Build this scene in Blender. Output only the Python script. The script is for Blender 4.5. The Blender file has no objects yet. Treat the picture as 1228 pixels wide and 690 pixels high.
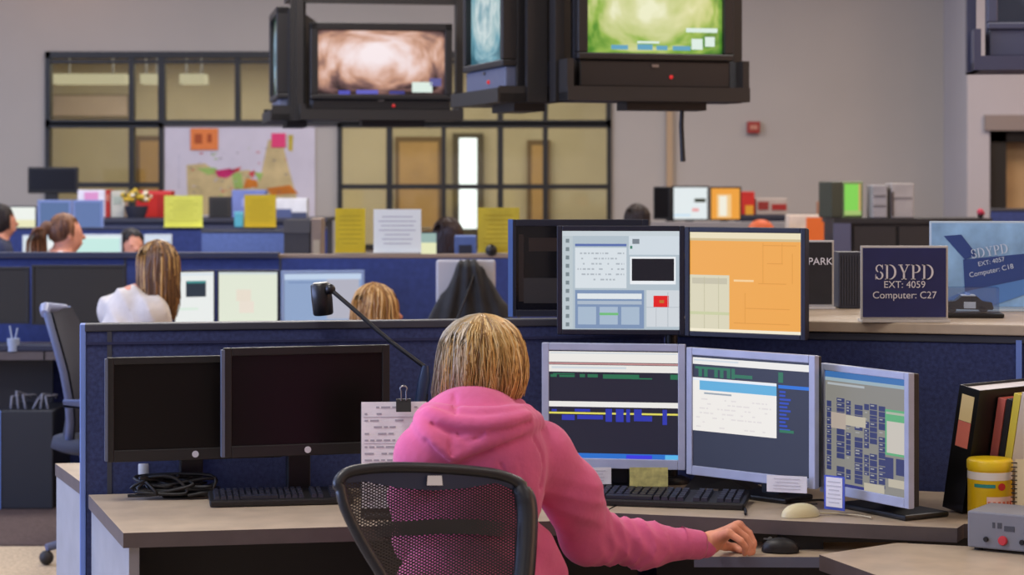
import bpy, bmesh, math, random
import numpy as np
from mathutils import Vector, Matrix
random.seed(7); rng = np.random.default_rng(7)
COL = bpy.context.scene.collection
F, CX, HY, CZ = 2600.0, 614.0, 215.0, 1.55      # focal length in pixels, principal column, horizon row, eye height

def W(px, py, s):                                # pixel + scale (pixels per metre) -> point in the room
    return Vector(((px-CX)/s, F/s, CZ-(py-HY)/s))
def XY(px, s): return ((px-CX)/s, F/s)
def onz(px, py, z):                              # point on the horizontal plane z seen at a pixel
    return W(px, py, (py-HY)/(CZ-z))

# ------------------------------------------------------------------ materials
def lin(c):
    return tuple((v/255/12.92) if v/255 <= .04045 else ((v/255+.055)/1.055)**2.4 for v in c) + (1,)
MATS = {}
def mat(name, rgb, rough=.5, metal=0, var=0, scale=40, bump=0, bscale=None, emit=0, spec=.5, coat=0, alpha=1):
    if name in MATS: return MATS[name]
    m = bpy.data.materials.new(name); m.use_nodes = True
    nt = m.node_tree; b = nt.nodes['Principled BSDF']
    b.inputs['Base Color'].default_value = lin(rgb)
    b.inputs['Roughness'].default_value = rough; b.inputs['Metallic'].default_value = metal
    b.inputs['Specular IOR Level'].default_value = spec
    b.inputs['Coat Weight'].default_value = coat
    tc = None
    if var or bump:
        tc = nt.nodes.new('ShaderNodeTexCoord')
    if var:
        n = nt.nodes.new('ShaderNodeTexNoise'); n.inputs['Scale'].default_value = scale; n.inputs['Detail'].default_value = 4
        nt.links.new(tc.outputs['Object'], n.inputs['Vector'])
        r = nt.nodes.new('ShaderNodeValToRGB')
        r.color_ramp.elements[0].position = .3; r.color_ramp.elements[1].position = .7
        r.color_ramp.elements[0].color = lin([max(0, v*(1-var)) for v in rgb])
        r.color_ramp.elements[1].color = lin([min(255, v*(1+var)) for v in rgb])
        nt.links.new(n.outputs['Fac'], r.inputs['Fac']); nt.links.new(r.outputs['Color'], b.inputs['Base Color'])
    if bump:
        n2 = nt.nodes.new('ShaderNodeTexNoise'); n2.inputs['Scale'].default_value = bscale or scale; n2.inputs['Detail'].default_value = 3
        nt.links.new(tc.outputs['Object'], n2.inputs['Vector'])
        bp = nt.nodes.new('ShaderNodeBump'); bp.inputs['Strength'].default_value = bump; bp.inputs['Distance'].default_value = .01
        nt.links.new(n2.outputs['Fac'], bp.inputs['Height']); nt.links.new(bp.outputs['Normal'], b.inputs['Normal'])
    if emit:
        b.inputs['Emission Color'].default_value = lin(rgb); b.inputs['Emission Strength'].default_value = emit
        b.inputs['Base Color'].default_value = (0.01, .01, .01, 1)
        m.cycles.emission_sampling = 'NONE'
    MATS[name] = m
    return m
def scr(r, g, b, k=1.0):                         # glowing screen colour
    return mat('screen_%d_%d_%d' % (r, g, b), (r, g, b), .35, emit=k, spec=.3)
def glass(name, tint=(235, 240, 240), a=.12):
    if name in MATS: return MATS[name]
    m = bpy.data.materials.new(name); m.use_nodes = True; nt = m.node_tree
    nt.nodes.remove(nt.nodes['Principled BSDF'])
    t = nt.nodes.new('ShaderNodeBsdfTransparent'); t.inputs[0].default_value = lin(tint)
    g = nt.nodes.new('ShaderNodeBsdfGlossy'); g.inputs['Roughness'].default_value = .05
    mx = nt.nodes.new('ShaderNodeMixShader'); mx.inputs[0].default_value = a
    nt.links.new(t.outputs[0], mx.inputs[1]); nt.links.new(g.outputs[0], mx.inputs[2])
    nt.links.new(mx.outputs[0], nt.nodes['Material Output'].inputs[0]); MATS[name] = m
    return m
def colmat(name, rough=.45, spec=.3, bump=0):    # colour from the mesh's own point colours
    if name in MATS: return MATS[name]
    m = bpy.data.materials.new(name); m.use_nodes = True; nt = m.node_tree; b = nt.nodes['Principled BSDF']
    a = nt.nodes.new('ShaderNodeAttribute'); a.attribute_name = 'Col'
    nt.links.new(a.outputs['Color'], b.inputs['Base Color'])
    b.inputs['Roughness'].default_value = rough; b.inputs['Specular IOR Level'].default_value = spec
    MATS[name] = m
    return m
def picture_mat(name, stops, scale, strength=1.0, seed=0.0, stretch=(1, 1, 1), centre=(.5, .5)):   # broadcast picture on a tube television
    m = bpy.data.materials.new(name); m.use_nodes = True; nt = m.node_tree; b = nt.nodes['Principled BSDF']
    tc = nt.nodes.new('ShaderNodeTexCoord'); mp = nt.nodes.new('ShaderNodeMapping')
    mp.inputs['Location'].default_value = (seed, seed*.7, seed*1.3); mp.inputs['Scale'].default_value = stretch
    n = nt.nodes.new('ShaderNodeTexNoise'); n.inputs['Scale'].default_value = scale; n.inputs['Detail'].default_value = 2.5; n.inputs['Distortion'].default_value = .15
    sp = nt.nodes.new('ShaderNodeSeparateXYZ'); ad = nt.nodes.new('ShaderNodeMath'); ad.operation = 'MULTIPLY_ADD'; ad.inputs[1].default_value = .55
    r = nt.nodes.new('ShaderNodeValToRGB'); cr = r.color_ramp
    while len(cr.elements) < len(stops): cr.elements.new(.5)
    for e, (p, c) in zip(cr.elements, stops): e.position = p; e.color = lin(c)
    L = nt.links.new
    L(tc.outputs['Generated'], mp.inputs['Vector']); L(mp.outputs[0], n.inputs['Vector'])
    m2 = nt.nodes.new('ShaderNodeMapping'); m2.inputs['Location'].default_value = (-centre[0]*1.25, 0, -centre[1]*1.5); m2.inputs['Scale'].default_value = (1.25, 0, 1.5)
    ln = nt.nodes.new('ShaderNodeVectorMath'); ln.operation = 'LENGTH'
    L(tc.outputs['Generated'], m2.inputs['Vector']); L(m2.outputs[0], ln.inputs[0])
    ad.inputs[1].default_value = -.85; L(ln.outputs['Value'], ad.inputs[0])
    a2 = nt.nodes.new('ShaderNodeMath'); a2.operation = 'MULTIPLY_ADD'; a2.inputs[1].default_value = .8; a2.inputs[2].default_value = .42
    L(n.outputs['Fac'], a2.inputs[0]); L(a2.outputs[0], ad.inputs[2]); L(ad.outputs[0], r.inputs['Fac'])
    L(r.outputs['Color'], b.inputs['Emission Color']); b.inputs['Emission Strength'].default_value = strength
    b.inputs['Base Color'].default_value = (.01, .01, .01, 1); b.inputs['Roughness'].default_value = .2
    m.cycles.emission_sampling = 'NONE'
    return m
BLACK = mat('black_plastic', (24, 23, 24), .45)
BLACK2 = mat('black_matte', (30, 28, 28), .6)
DARKSCR = mat('dark_screen', (17, 13, 13), .3, spec=.22)
SILVER = mat('silver_plastic', (172, 180, 205), .4, var=.03, scale=20)
NAVY = mat('navy_fabric', (60, 67, 104), .95, var=.12, scale=90, bump=.25, bscale=500, spec=.15)
NAVY2 = mat('navy_fabric_far', (64, 76, 128), .95, var=.06, scale=30, spec=.15)
TRIMBLUE = mat('blue_grey_edge', (112, 138, 206), .4)
TRIMDARK = mat('dark_edge', (58, 60, 70), .5)
WOOD = mat('tan_laminate', (188, 170, 146), .38, var=.045, scale=14, bump=.03, bscale=60)
EDGE = mat('brown_edge_band', (88, 78, 76), .5, var=.04, scale=20)
GREYLAM = mat('grey_laminate', (154, 156, 160), .5, var=.03, scale=12)
STEEL = mat('steel', (150, 150, 152), .3, metal=1)
WHITE = mat('white_paper', (232, 232, 236), .7, var=.02)
INK = mat('grey_ink', (168, 168, 178), .8)
YELLOW = mat('yellow_paper', (212, 186, 34), .7, var=.05, scale=10)
LEMON = mat('lemon_paper', (232, 232, 96), .7, var=.03, scale=10)
YINK = mat('yellow_ink', (172, 148, 26), .8)
SKIN = mat('skin', (222, 152, 122), .5, var=.08, scale=25, spec=.35)
SKIN2 = mat('skin_far', (205, 140, 115), .55, var=.05)
CABLE = mat('cable_black', (20, 20, 22), .5)

# ------------------------------------------------------------------ mesh building
class MB:
    def __init__(self): self.v = []; self.f = []; self.m = []; self.sm = []
    def add(self, vs, fs, mi=0, smooth=False, M=None):
        o = len(self.v)
        self.v += [tuple(M @ Vector(p)) if M is not None else tuple(p) for p in vs]
        self.f += [tuple(o+i for i in f) for f in fs]; self.m += [mi]*len(fs); self.sm += [smooth]*len(fs); return self
    def box(self, lo, hi, mi=0, M=None, bev=0):
        x0, y0, z0 = lo; x1, y1, z1 = hi
        if bev:
            b = bmesh.new(); bmesh.ops.create_cube(b, size=1)
            for v in b.verts: v.co = Vector(((x0+x1)/2+v.co.x*(x1-x0), (y0+y1)/2+v.co.y*(y1-y0), (z0+z1)/2+v.co.z*(z1-z0)))
            bmesh.ops.bevel(b, geom=b.edges[:], offset=bev, segments=2, affect='EDGES', profile=.5)
            b.verts.index_update()
            self.add([v.co.copy() for v in b.verts], [[v.index for v in f.verts] for f in b.faces], mi, False, M); b.free(); return self
        vs = [(x0,y0,z0),(x1,y0,z0),(x1,y1,z0),(x0,y1,z0),(x0,y0,z1),(x1,y0,z1),(x1,y1,z1),(x0,y1,z1)]
        return self.add(vs, [(3,2,1,0),(4,5,6,7),(0,1,5,4),(1,2,6,5),(2,3,7,6),(3,0,4,7)], mi, False, M)
    def prism(self, poly, z0, z1, mi=0, mside=None, M=None):
        a = sum(poly[i][0]*poly[(i+1)%len(poly)][1]-poly[(i+1)%len(poly)][0]*poly[i][1] for i in range(len(poly)))
        if a < 0: poly = poly[::-1]
        n = len(poly); vs = [(p[0],p[1],z0) for p in poly]+[(p[0],p[1],z1) for p in poly]
        self.add(vs, [tuple(range(n))[::-1], tuple(range(n, 2*n))], mi, False, M)
        self.add(vs, [(i,(i+1)%n,n+(i+1)%n,n+i) for i in range(n)], mi if mside is None else mside, False, M); return self
    def tube(self, pts, r, n=8, mi=0, closed=False, M=None, flat=1.0):
        pts = [Vector(p) for p in pts]; rs = r if isinstance(r, (list, tuple)) else [r]*len(pts)
        vs = []; N = len(pts); up = None
        for i, p in enumerate(pts):
            a = pts[(i-1) % N] if (closed or i > 0) else p; b = pts[(i+1) % N] if (closed or i < N-1) else p
            t = (b-a).normalized()
            if up is None: up = Vector((0,0,1)) if abs(t.z) < .9 else Vector((0,1,0))
            u = t.cross(up).normalized(); w = u.cross(t).normalized(); up = w
            for k in range(n):
                q = 2*math.pi*k/n; vs.append(p+u*math.cos(q)*rs[i]+w*math.sin(q)*rs[i]*flat)
        fs = []
        for i in range(N if closed else N-1):
            for k in range(n):
                j = (i+1) % N; fs.append((i*n+k, i*n+(k+1)%n, j*n+(k+1)%n, j*n+k))
        self.add(vs, fs, mi, True, M)
        if not closed: self.add(vs, [tuple(range(n))[::-1], tuple((N-1)*n+k for k in range(n))], mi, False, M)
        return self
    def lathe(self, prof, n=24, mi=0, M=None, smooth=True):           # prof: (r, z)
        vs = [(r*math.cos(2*math.pi*k/n), r*math.sin(2*math.pi*k/n), z) for r, z in prof for k in range(n)]
        fs = [(i*n+k, i*n+(k+1)%n, (i+1)*n+(k+1)%n, (i+1)*n+k) for i in range(len(prof)-1) for k in range(n)]
        self.add(vs, fs, mi, smooth, M)
        self.add(vs, [tuple(range(n))[::-1], tuple((len(prof)-1)*n+k for k in range(n))], mi, False, M); return self
    def ball(self, c, r, mi=0, n=12, M=None):
        rx, ry, rz = r if isinstance(r, (tuple, list)) else (r, r, r); vs = []; fs = []
        for i in range(n+1):
            t = math.pi*i/n
            for k in range(2*n):
                p = math.pi*k/n; vs.append((c[0]+rx*math.sin(t)*math.cos(p), c[1]+ry*math.sin(t)*math.sin(p), c[2]+rz*math.cos(t)))
        for i in range(n):
            for k in range(2*n): fs.append((i*2*n+k, (i+1)*2*n+k, (i+1)*2*n+(k+1)%(2*n), i*2*n+(k+1)%(2*n)))
        return self.add(vs, fs, mi, True, M)
    def quad(self, a, b, c, d, mi=0, M=None): return self.add([a, b, c, d], [(0,1,2,3)], mi, False, M)
    def build(self, name, mats, parent=None, origin=None):
        me = bpy.data.meshes.new(name); o_ = Vector(origin) if origin is not None else Vector((0,0,0))
        me.from_pydata([tuple(Vector(p)-o_) for p in self.v], [], self.f)
        for m in (mats if isinstance(mats, (list, tuple)) else [mats]): me.materials.append(m)
        me.polygons.foreach_set('material_index', self.m); me.polygons.foreach_set('use_smooth', self.sm); me.update()
        o = bpy.data.objects.new(name, me); COL.objects.link(o)
        if parent is not None: o.parent = parent
        elif origin is not None: o.location = o_
        return o
def thing(name, label, cat, loc=(0,0,0), rz=0, group=None):
    o = bpy.data.objects.new(name, None); COL.objects.link(o); o.empty_display_size = .1
    o.location = loc; o.rotation_euler = (0,0,rz); o['label'] = label; o['category'] = cat
    if group: o['group'] = group
    return o
def tag(o, label, cat, group=None):
    o['label'] = label; o['category'] = cat
    if group: o['group'] = group
    return o
def struct(o): o['kind'] = 'structure'; return o
def T(x, y, z, rz=0, rx=0, ry=0):
    return Matrix.Translation((x,y,z)) @ Matrix.Rotation(rz,4,'Z') @ Matrix.Rotation(rx,4,'X') @ Matrix.Rotation(ry,4,'Y')
UP = Matrix.Rotation(math.pi/2, 4, 'X')           # xy drawing -> upright, facing -y
def text(s, size):
    cu = bpy.data.curves.new('lettering', 'FONT'); cu.body = s; cu.size = size; cu.align_x = 'CENTER'; cu.align_y = 'CENTER'
    o = bpy.data.objects.new('lettering', cu); COL.objects.link(o)
    bpy.context.view_layer.update()
    me = bpy.data.meshes.new_from_object(o.evaluated_get(bpy.context.evaluated_depsgraph_get()))
    vs = [v.co.copy() for v in me.vertices]; fs = [tuple(p.vertices) for p in me.polygons]
    bpy.data.objects.remove(o); bpy.data.curves.remove(cu); bpy.data.meshes.remove(me)
    return vs, fs
def arc(mb, cx, cy, rx, ry, a0, a1, tv, th, M, mi=0, n=18):   # bowl of a serif letter: thin where it runs level, thick where upright
    vs = []; fs = []
    for i in range(n+1):
        a = math.radians(a0+(a1-a0)*i/n); k = abs(math.cos(a)); t = th+(tv-th)*k
        vs += [(cx+rx*math.cos(a), cy+ry*math.sin(a), 0), (cx+(rx-t)*math.cos(a), cy+(ry-t)*math.sin(a), 0)]
    for i in range(n): fs.append((2*i, 2*i+1, 2*i+3, 2*i+2))
    mb.add(vs, fs, mi, False, M)
def serif_word(mb, word, h, M, mi=0):             # capitals with serifs, centred on the origin
    wd = {'S': .56, 'D': .80, 'Y': .76, 'P': .64}; gap = .09
    x = -(sum(wd[c] for c in word)+gap*(len(word)-1))/2
    R = lambda x0, y0, x1, y1: mb.add([(x0*h,(y0-.5)*h,0),(x1*h,(y0-.5)*h,0),(x1*h,(y1-.5)*h,0),(x0*h,(y1-.5)*h,0)], [(0,1,2,3)], mi, False, M)
    for c in word:
        if c in 'DP':
            R(x+.08, 0, x+.21, 1); R(x, 0, x+.3, .05); R(x, .95, x+.3, 1)
            if c == 'D':
                R(x+.2, .0, x+.36, .05); R(x+.2, .95, x+.36, 1)
                arc(mb, (x+.34)*h, 0, .42*h, .5*h, -90, 90, .14*h, .055*h, M, mi)
            else:
                R(x+.2, .44, x+.34, .49); R(x+.2, .95, x+.34, 1)
                arc(mb, (x+.33)*h, .22*h, .30*h, .28*h, -90, 90, .13*h, .05*h, M, mi)
        elif c == 'Y':
            R(x+.31, 0, x+.44, .48); R(x+.2, 0, x+.55, .05); R(x, .95, x+.3, 1); R(x+.48, .95, x+.76, 1)
            for a, b, w in ((.08, .31, .13), (.62, .39, .06)):
                mb.add([((x+a)*h,.47*h,0),((x+b)*h,-.06*h,0),((x+b+.13 if a < .3 else x+b+.05)*h,-.06*h,0),((x+a+w)*h,.47*h,0)], [(0,1,2,3)], mi, False, M)
        elif c == 'S':
            arc(mb, (x+.28)*h, .235*h, .25*h, .265*h, 20, 250, .1*h, .05*h, M, mi)
            arc(mb, (x+.28)*h, -.225*h, .27*h, .275*h, -160, 80, .12*h, .055*h, M, mi)
            R(x+.48, .68, x+.52, 1); R(x+.02, 0, x+.06, .34)
        x += wd[c]+gap

# ------------------------------------------------------------------ smooth blended bodies
class Body:
    def __init__(self, lo, hi, vox):
        self.vox = vox; self.lo = np.array(lo, float)
        n = np.ceil((np.array(hi)-self.lo)/vox).astype(int)+1
        self.ax = [(self.lo[i]+np.arange(n[i])*vox).astype(np.float32) for i in range(3)]
        self.F = np.full(n, .2, np.float32)
    def _sl(self, lo, hi):
        out = []
        for i in range(3):
            a = int(max(0, math.floor((lo[i]-self.lo[i])/self.vox))); b = int(min(len(self.ax[i]), math.ceil((hi[i]-self.lo[i])/self.vox)+1)); out.append(slice(a, max(a, b)))
        return tuple(out)
    def _grid(self, sl):
        return self.ax[0][sl[0]][:,None,None], self.ax[1][sl[1]][None,:,None], self.ax[2][sl[2]][None,None,:]
    def _join(self, sl, d, k, cut=False):
        f = self.F[sl]
        if cut: d = -d; h = np.clip(.5-.5*(d-f)/k, 0, 1); self.F[sl] = f*h+d*(1-h)+k*h*(1-h) if False else np.maximum(f, d)
        else:
            h = np.clip(.5+.5*(d-f)/k, 0, 1); self.F[sl] = d*(1-h)+f*h-k*h*(1-h)
    def cap(self, a, b, ra, rb=None, k=.02, cut=False):
        rb = ra if rb is None else rb; a = np.array(a, float); b = np.array(b, float); m = max(ra, rb)+k+.03
        sl = self._sl(np.minimum(a, b)-m, np.maximum(a, b)+m); X, Y, Z = self._grid(sl); ab = b-a; L = max(float(ab@ab), 1e-9)
        t = np.clip(((X-a[0])*ab[0]+(Y-a[1])*ab[1]+(Z-a[2])*ab[2])/L, 0, 1)
        d = np.sqrt((X-a[0]-t*ab[0])**2+(Y-a[1]-t*ab[1])**2+(Z-a[2]-t*ab[2])**2)-(ra+(rb-ra)*t)
        self._join(sl, d.astype(np.float32), k, cut); return self
    def chain(self, pts, rs, k=.02):
        for i in range(len(pts)-1): self.cap(pts[i], pts[i+1], rs[i], rs[i+1], k)
        return self
    def ell(self, c, r, R=None, k=.02, cut=False):            # R: 3x3 rotation
        c = np.array(c, float); r = np.array(r, float); m = r.max()+k+.03
        sl = self._sl(c-m, c+m); X, Y, Z = self._grid(sl); X = X-c[0]; Y = Y-c[1]; Z = Z-c[2]
        if R is not None:
            R = np.array(R); X, Y, Z = (R[0,i]*X+R[1,i]*Y+R[2,i]*Z for i in range(3))
        q0 = np.sqrt((X/r[0])**2+(Y/r[1])**2+(Z/r[2])**2); q1 = np.sqrt((X/r[0]**2)**2+(Y/r[1]**2)**2+(Z/r[2]**2)**2)+1e-6
        self._join(sl, (q0*(q0-1)/q1).astype(np.float32), k, cut); return self
    def ripple(self, lo, hi, fn):
        sl = self._sl(lo, hi); X, Y, Z = self._grid(sl); self.F[sl] += fn(X, Y, Z).astype(np.float32); return self
    def mesh(self):
        Fv = self.F; ins = Fv < 0; cnt = np.zeros(np.array(Fv.shape)-1, np.int8)
        offs = [(i,j,k) for i in (0,1) for j in (0,1) for k in (0,1)]
        n = np.array(Fv.shape)-1
        for o in offs: cnt += ins[o[0]:o[0]+n[0], o[1]:o[1]+n[1], o[2]:o[2]+n[2]]
        act = (cnt > 0) & (cnt < 8); I = np.argwhere(act); idx = np.full(n, -1, np.int64); idx[act] = np.arange(len(I))
        pos = np.zeros((len(I), 3)); num = np.zeros(len(I))
        for a in offs:
            for ax in range(3):
                if a[ax]: continue
                b = list(a); b[ax] = 1
                fa = Fv[I[:,0]+a[0], I[:,1]+a[1], I[:,2]+a[2]]; fb = Fv[I[:,0]+b[0], I[:,1]+b[1], I[:,2]+b[2]]
                cr = (fa < 0) != (fb < 0); t = np.where(cr, fa/np.where(cr, fa-fb, 1), 0)
                p = np.tile(np.array(a, float), (len(I), 1)); p[:,ax] += t; pos[cr] += p[cr]; num[cr] += 1
        P = (I+pos/num[:,None])*self.vox+self.lo; quads = []
        for ax in range(3):
            u, w = (ax+1) % 3, (ax+2) % 3
            sa = [slice(None)]*3; sb = [slice(None)]*3; sa[ax] = slice(0, -1); sb[ax] = slice(1, None)
            A, B = ins[tuple(sa)], ins[tuple(sb)]
            for flip in (False, True):
                E = np.argwhere(A & ~B) if not flip else np.argwhere(~A & B)
                ok = (E[:,u] > 0) & (E[:,w] > 0) & (E[:,u] < n[u]) & (E[:,w] < n[w]); E = E[ok]
                def cell(du, dw): C = E.copy(); C[:,u] += du; C[:,w] += dw; return idx[C[:,0], C[:,1], C[:,2]]
                q = np.stack([cell(-1,-1), cell(0,-1), cell(0,0), cell(-1,0)], 1)
                quads.append(q[:, ::-1] if flip else q)
        return P, np.concatenate(quads)
    def build(self, name, m, parent=None, origin=(0,0,0), smooth=1):
        P, Q = self.mesh()
        for _ in range(smooth):                                 # one light relaxation
            S = np.zeros_like(P); c = np.zeros(len(P))
            for i in range(4):
                a, b = Q[:,i], Q[:,(i+1)%4]; np.add.at(S, a, P[b]); np.add.at(c, a, 1)
            P = P*.5+.5*S/np.maximum(c, 1)[:,None]
        P = P-np.array(origin)
        me = bpy.data.meshes.new(name); me.from_pydata(P.tolist(), [], Q.tolist()); me.materials.append(m)
        me.polygons.foreach_set('use_smooth', [True]*len(Q)); me.update()
        o = bpy.data.objects.new(name, me); COL.objects.link(o)
        if parent is not None: o.parent = parent
        else: o.location = origin
        return o
def strands(name, lines, cols, rad, m, parent, origin):        # hair: one mesh of fine tapering locks, coloured per lock
    vs, fs, cc = [], [], []; o_ = Vector(origin)
    for ln, c in zip(lines, cols):
        b0 = len(vs); N = len(ln)
        for i, p in enumerate(ln):
            p = Vector(p); t = (Vector(ln[min(i+1,N-1)])-Vector(ln[max(i-1,0)])).normalized()
            u = t.cross(Vector((.3,.2,1)) if abs(t.z) < .9 else Vector((0,1,0))).normalized(); w = u.cross(t)
            r = rad*(1-.65*(i/(N-1))**3)
            for k in range(3):
                q = 2*math.pi*k/3; vs.append(tuple(p+u*math.cos(q)*r+w*math.sin(q)*r-o_)); cc.append(c)
        for i in range(N-1):
            for k in range(3): fs.append((b0+i*3+k, b0+i*3+(k+1)%3, b0+(i+1)*3+(k+1)%3, b0+(i+1)*3+k))
    me = bpy.data.meshes.new(name); me.from_pydata(vs, [], fs); me.materials.append(m)
    at = me.attributes.new('Col', 'FLOAT_COLOR', 'POINT'); at.data.foreach_set('color', [x for c in cc for x in c])
    me.polygons.foreach_set('use_smooth', [True]*len(fs)); me.update()
    o = bpy.data.objects.new(name, me); COL.objects.link(o); o.parent = parent
    return o
LP, LWIN, LWARM, LOFF = 85, 700, 90, 165
# ------------------------------------------------------------------ room shell
SB = 128.0; YB = F/SB                              # back wall scale and depth
wx = lambda px: (px-CX)/SB
wz = lambda py: CZ-(py-HY)/SB
WALL = mat('wall_paint', (176, 170, 165), .9, var=.02, scale=.8, spec=.2)
WALLC = mat('wall_paint_cool', (182, 180, 188), .9, var=.02, scale=.8, spec=.2)
CEIL = mat('ceiling_paint', (196, 194, 190), .9)
FRAMEM = mat('black_window_frame', (22, 22, 24), .5)
XL, XR, YF, ZC = -9.0, 8.0, -2.5, 4.3
CARPET = mat('tan_carpet', (188, 168, 140), .95, var=.10, scale=60, bump=.3, bscale=300, spec=.1)
FLOOR_BROWN = mat('brown_floor', (88, 74, 70), .95, var=.10, scale=60, bump=.3, bscale=300, spec=.1)
struct(MB().box((XL-.1, YF, -.1), (XR+.1, 27, 0)).build('floor', CARPET))
struct(MB().box((XL, 9.15, 0), (XR, 19.2, .006)).build('floor_brown_zone', FLOOR_BROWN))  # thin darker brown layer over the far part of the floor
struct(MB().box((XL-.1, YF, ZC), (XR+.1, 27, ZC+.1)).build('ceiling', CEIL))
struct(MB().box((XL-.12, YF, 0), (XL, 27, ZC)).build('wall_left', WALL))
struct(MB().box((XR, YF, 0), (XR+.12, 27, ZC)).build('wall_right', WALL))
struct(MB().box((XL, YF-.12, 0), (XR, YF, ZC)).build('wall_front', WALL))
wb = MB(); a0, a1, m0, m1 = wx(55), wx(733), wx(195), wx(405); zt, zb, zm = wz(62), .9, wz(148)
wb.box((XL, YB, 0), (a0, YB+.15, ZC)); wb.box((a1, YB, 0), (XR, YB+.15, ZC)); wb.box((a0, YB, zt), (a1, YB+.15, ZC))
wb.box((a0, YB, 0), (a1, YB+.15, zb)); wb.box((m0, YB, zb), (m1, YB+.15, zm))
struct(wb.build('wall_back', WALL))
struct(MB().box((wx(799), YB-.06, 0), (wx(806), YB, ZC)).build('trim_1', mat('tan_trim', (178, 152, 122), .7)))
# glazed screens: black bars, then one clear pane
def window(n, px0, px1, py0, py1, vx, hy, th=5):
    z0 = zb if py1 is None else wz(py1); x0, x1, z1 = wx(px0), wx(px1), wz(py0); t = th/SB
    b = MB(); y0, y1 = YB-.04, YB+.1
    b.box((x0, y0, z0), (x0+t, y1, z1)); b.box((x1-t, y0, z0), (x1, y1, z1)); b.box((x0, y0, z1-t*1.3), (x1, y1, z1)); b.box((x0, y0, z0), (x1, y1, z0+t))
    for v, w in vx: b.box((wx(v)-w/2/SB, y0+.01, z0), (wx(v)+w/2/SB, y1-.01, z1))
    for h, w in hy: b.box((x0, y0+.015, wz(h)-w/2/SB), (x1, y1-.015, wz(h)+w/2/SB))
    o = struct(b.build('window_%d' % n, FRAMEM))
    MB().box((x0+.01, YB+.03, z0+.01), (x1-.01, YB+.036, z1-.01)).build('pane', glass('clear_glass', a=.06), o)
window(1, 55, 733, 62, 150, [(158, 6), (194, 8), (285, 6), (340, 5), (407, 5), (467, 7), (533, 6), (600, 7), (654, 6)], [(74, 4)], 6)
window(2, 55, 196, 147, None, [(158, 6)], [(222, 6)], 5)
window(3, 405, 733, 147, None, [(467, 7), (532, 5), (600, 7), (654, 6)], [(224, 6)], 5)
# the office behind the glass
OFF = mat('office_wall', (202, 192, 166), .9, var=.03, scale=1.5)
struct(MB().box((XL, 24.2, 0), (XR, 24.3, ZC)).build('wall_office', OFF))
struct(MB().box((XL, YB+.16, 2.95), (XR, 24.2, 3.0)).build('ceiling_office', mat('office_ceiling', (170, 160, 130), .9)))
ox = lambda px: (px-CX)/(F/24.2)
oz = lambda py: CZ-(py-HY)/(F/24.2)
DOORW = mat('office_door_wood', (186, 152, 102), .5, var=.06, scale=3); DFR = mat('office_door_frame', (120, 98, 70), .6)
def odoor(n, p0, p1, top):
    o = struct(MB().box((ox(p0), 24.12, 0), (ox(p1), 24.2, oz(top))).build('door_%d' % n, DFR))
    MB().box((ox(p0)+.05, 24.1, 0), (ox(p1)-.05, 24.14, oz(top)-.06)).build('leaf', DOORW, o)
    MB().tube([(ox(p1)-.12, 24.07, 1.0), (ox(p1)-.24, 24.07, 1.0)], .012).build('handle', STEEL, o)
odoor(1, 474, 531, 164); odoor(2, 164, 206, 163); odoor(3, 632, 660, 168)
o = struct(MB().box((ox(543), 24.12, .6), (ox(580), 24.2, oz(160))).build('window_4', mat('office_window_frame', (84, 76, 60), .6)))
MB().box((ox(551), 24.1, 1.0), (ox(572), 24.13, oz(166))).build('pane', scr(255, 255, 248, 2.2), o)
for i, (p, q, y) in enumerate([(62, 150, 96), (215, 245, 92), (168, 190, 92)]):
    k22 = 22.2/24.2; f = MB().box((ox(p)*k22, 22.2, 2.53), (ox(q)*k22, 22.5, 2.63)).build('ceiling_light', mat('fixture_white', (216, 198, 156), .5, emit=1.0))
    for u in (.2, .8): MB().tube([((ox(p)+(ox(q)-ox(p))*u)*k22, 22.35, 2.63), ((ox(p)+(ox(q)-ox(p))*u)*k22, 22.35, 2.95)], .012, 6).build('hanger', STEEL, f)
    tag(f, ['long glowing ceiling fixture in the office behind the glass', 'short glowing ceiling fixture in the office above the wall map', 'narrow glowing ceiling fixture in the office over its door'][i], 'light')
nbd = thing('pale_band', 'pale pinkish panel added on the office wall seen through the upper panes', 'board', (ox(108), 24.18, oz(141)))  # pale panel added to give a whitish band behind the upper panes
MB().box((-.44, -.02, 0), (.44, .02, (141-113)/(F/24.2))).build('frame', mat('pale_band_frame', (150, 136, 112), .6), nbd); MB().box((-.42, -.026, .02), (.42, -.019, (141-113)/(F/24.2)-.02)).build('surface', mat('pale_band_face', (206, 188, 176), .7, var=.05, scale=3), nbd)
# projecting wall with the far door
sj = 135.0; YJ = F/sj
jx = lambda px: (px-CX)/sj
jz = lambda py: CZ-(py-HY)/sj
jw = MB(); jl, d0, d1, dz = jx(1160), jx(1187), jx(1320), jz(154)
jw.box((jl, YJ, 0), (d0, YB, ZC)); jw.box((d1, YJ, 0), (XR, YB, ZC)); jw.box((d0, YJ, dz), (d1, YB, ZC)); jw.box((d0, YJ+.55, 0), (d1, YB, dz))
struct(jw.build('wall_side', WALLC))
o = struct(MB().box((d0, YJ+.1, 0), (d0+.17, YJ+.5, dz)).box((d0, YJ+.1, dz-.12), (d1, YJ+.5, dz)).box((d1-.1, YJ+.1, 0), (d1, YJ+.5, dz)).build('door_4', FRAMEM))
MB().box((d0+.17, YJ+.3, 0), (d1-.1, YJ+.36, dz-.12)).build('leaf', mat('tan_door', (188, 160, 120), .5, var=.05, scale=3), o)
MB().tube([(d0+.32, YJ+.25, 1.0), (d0+.46, YJ+.25, 1.0)], .015).build('handle', STEEL, o)
struct(MB().box((jx(1180), YJ-.04, dz-.02), (d1+.05, YJ, jz(138))).build('trim_2', mat('grey_lintel', (140, 130, 128), .7)))
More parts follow.
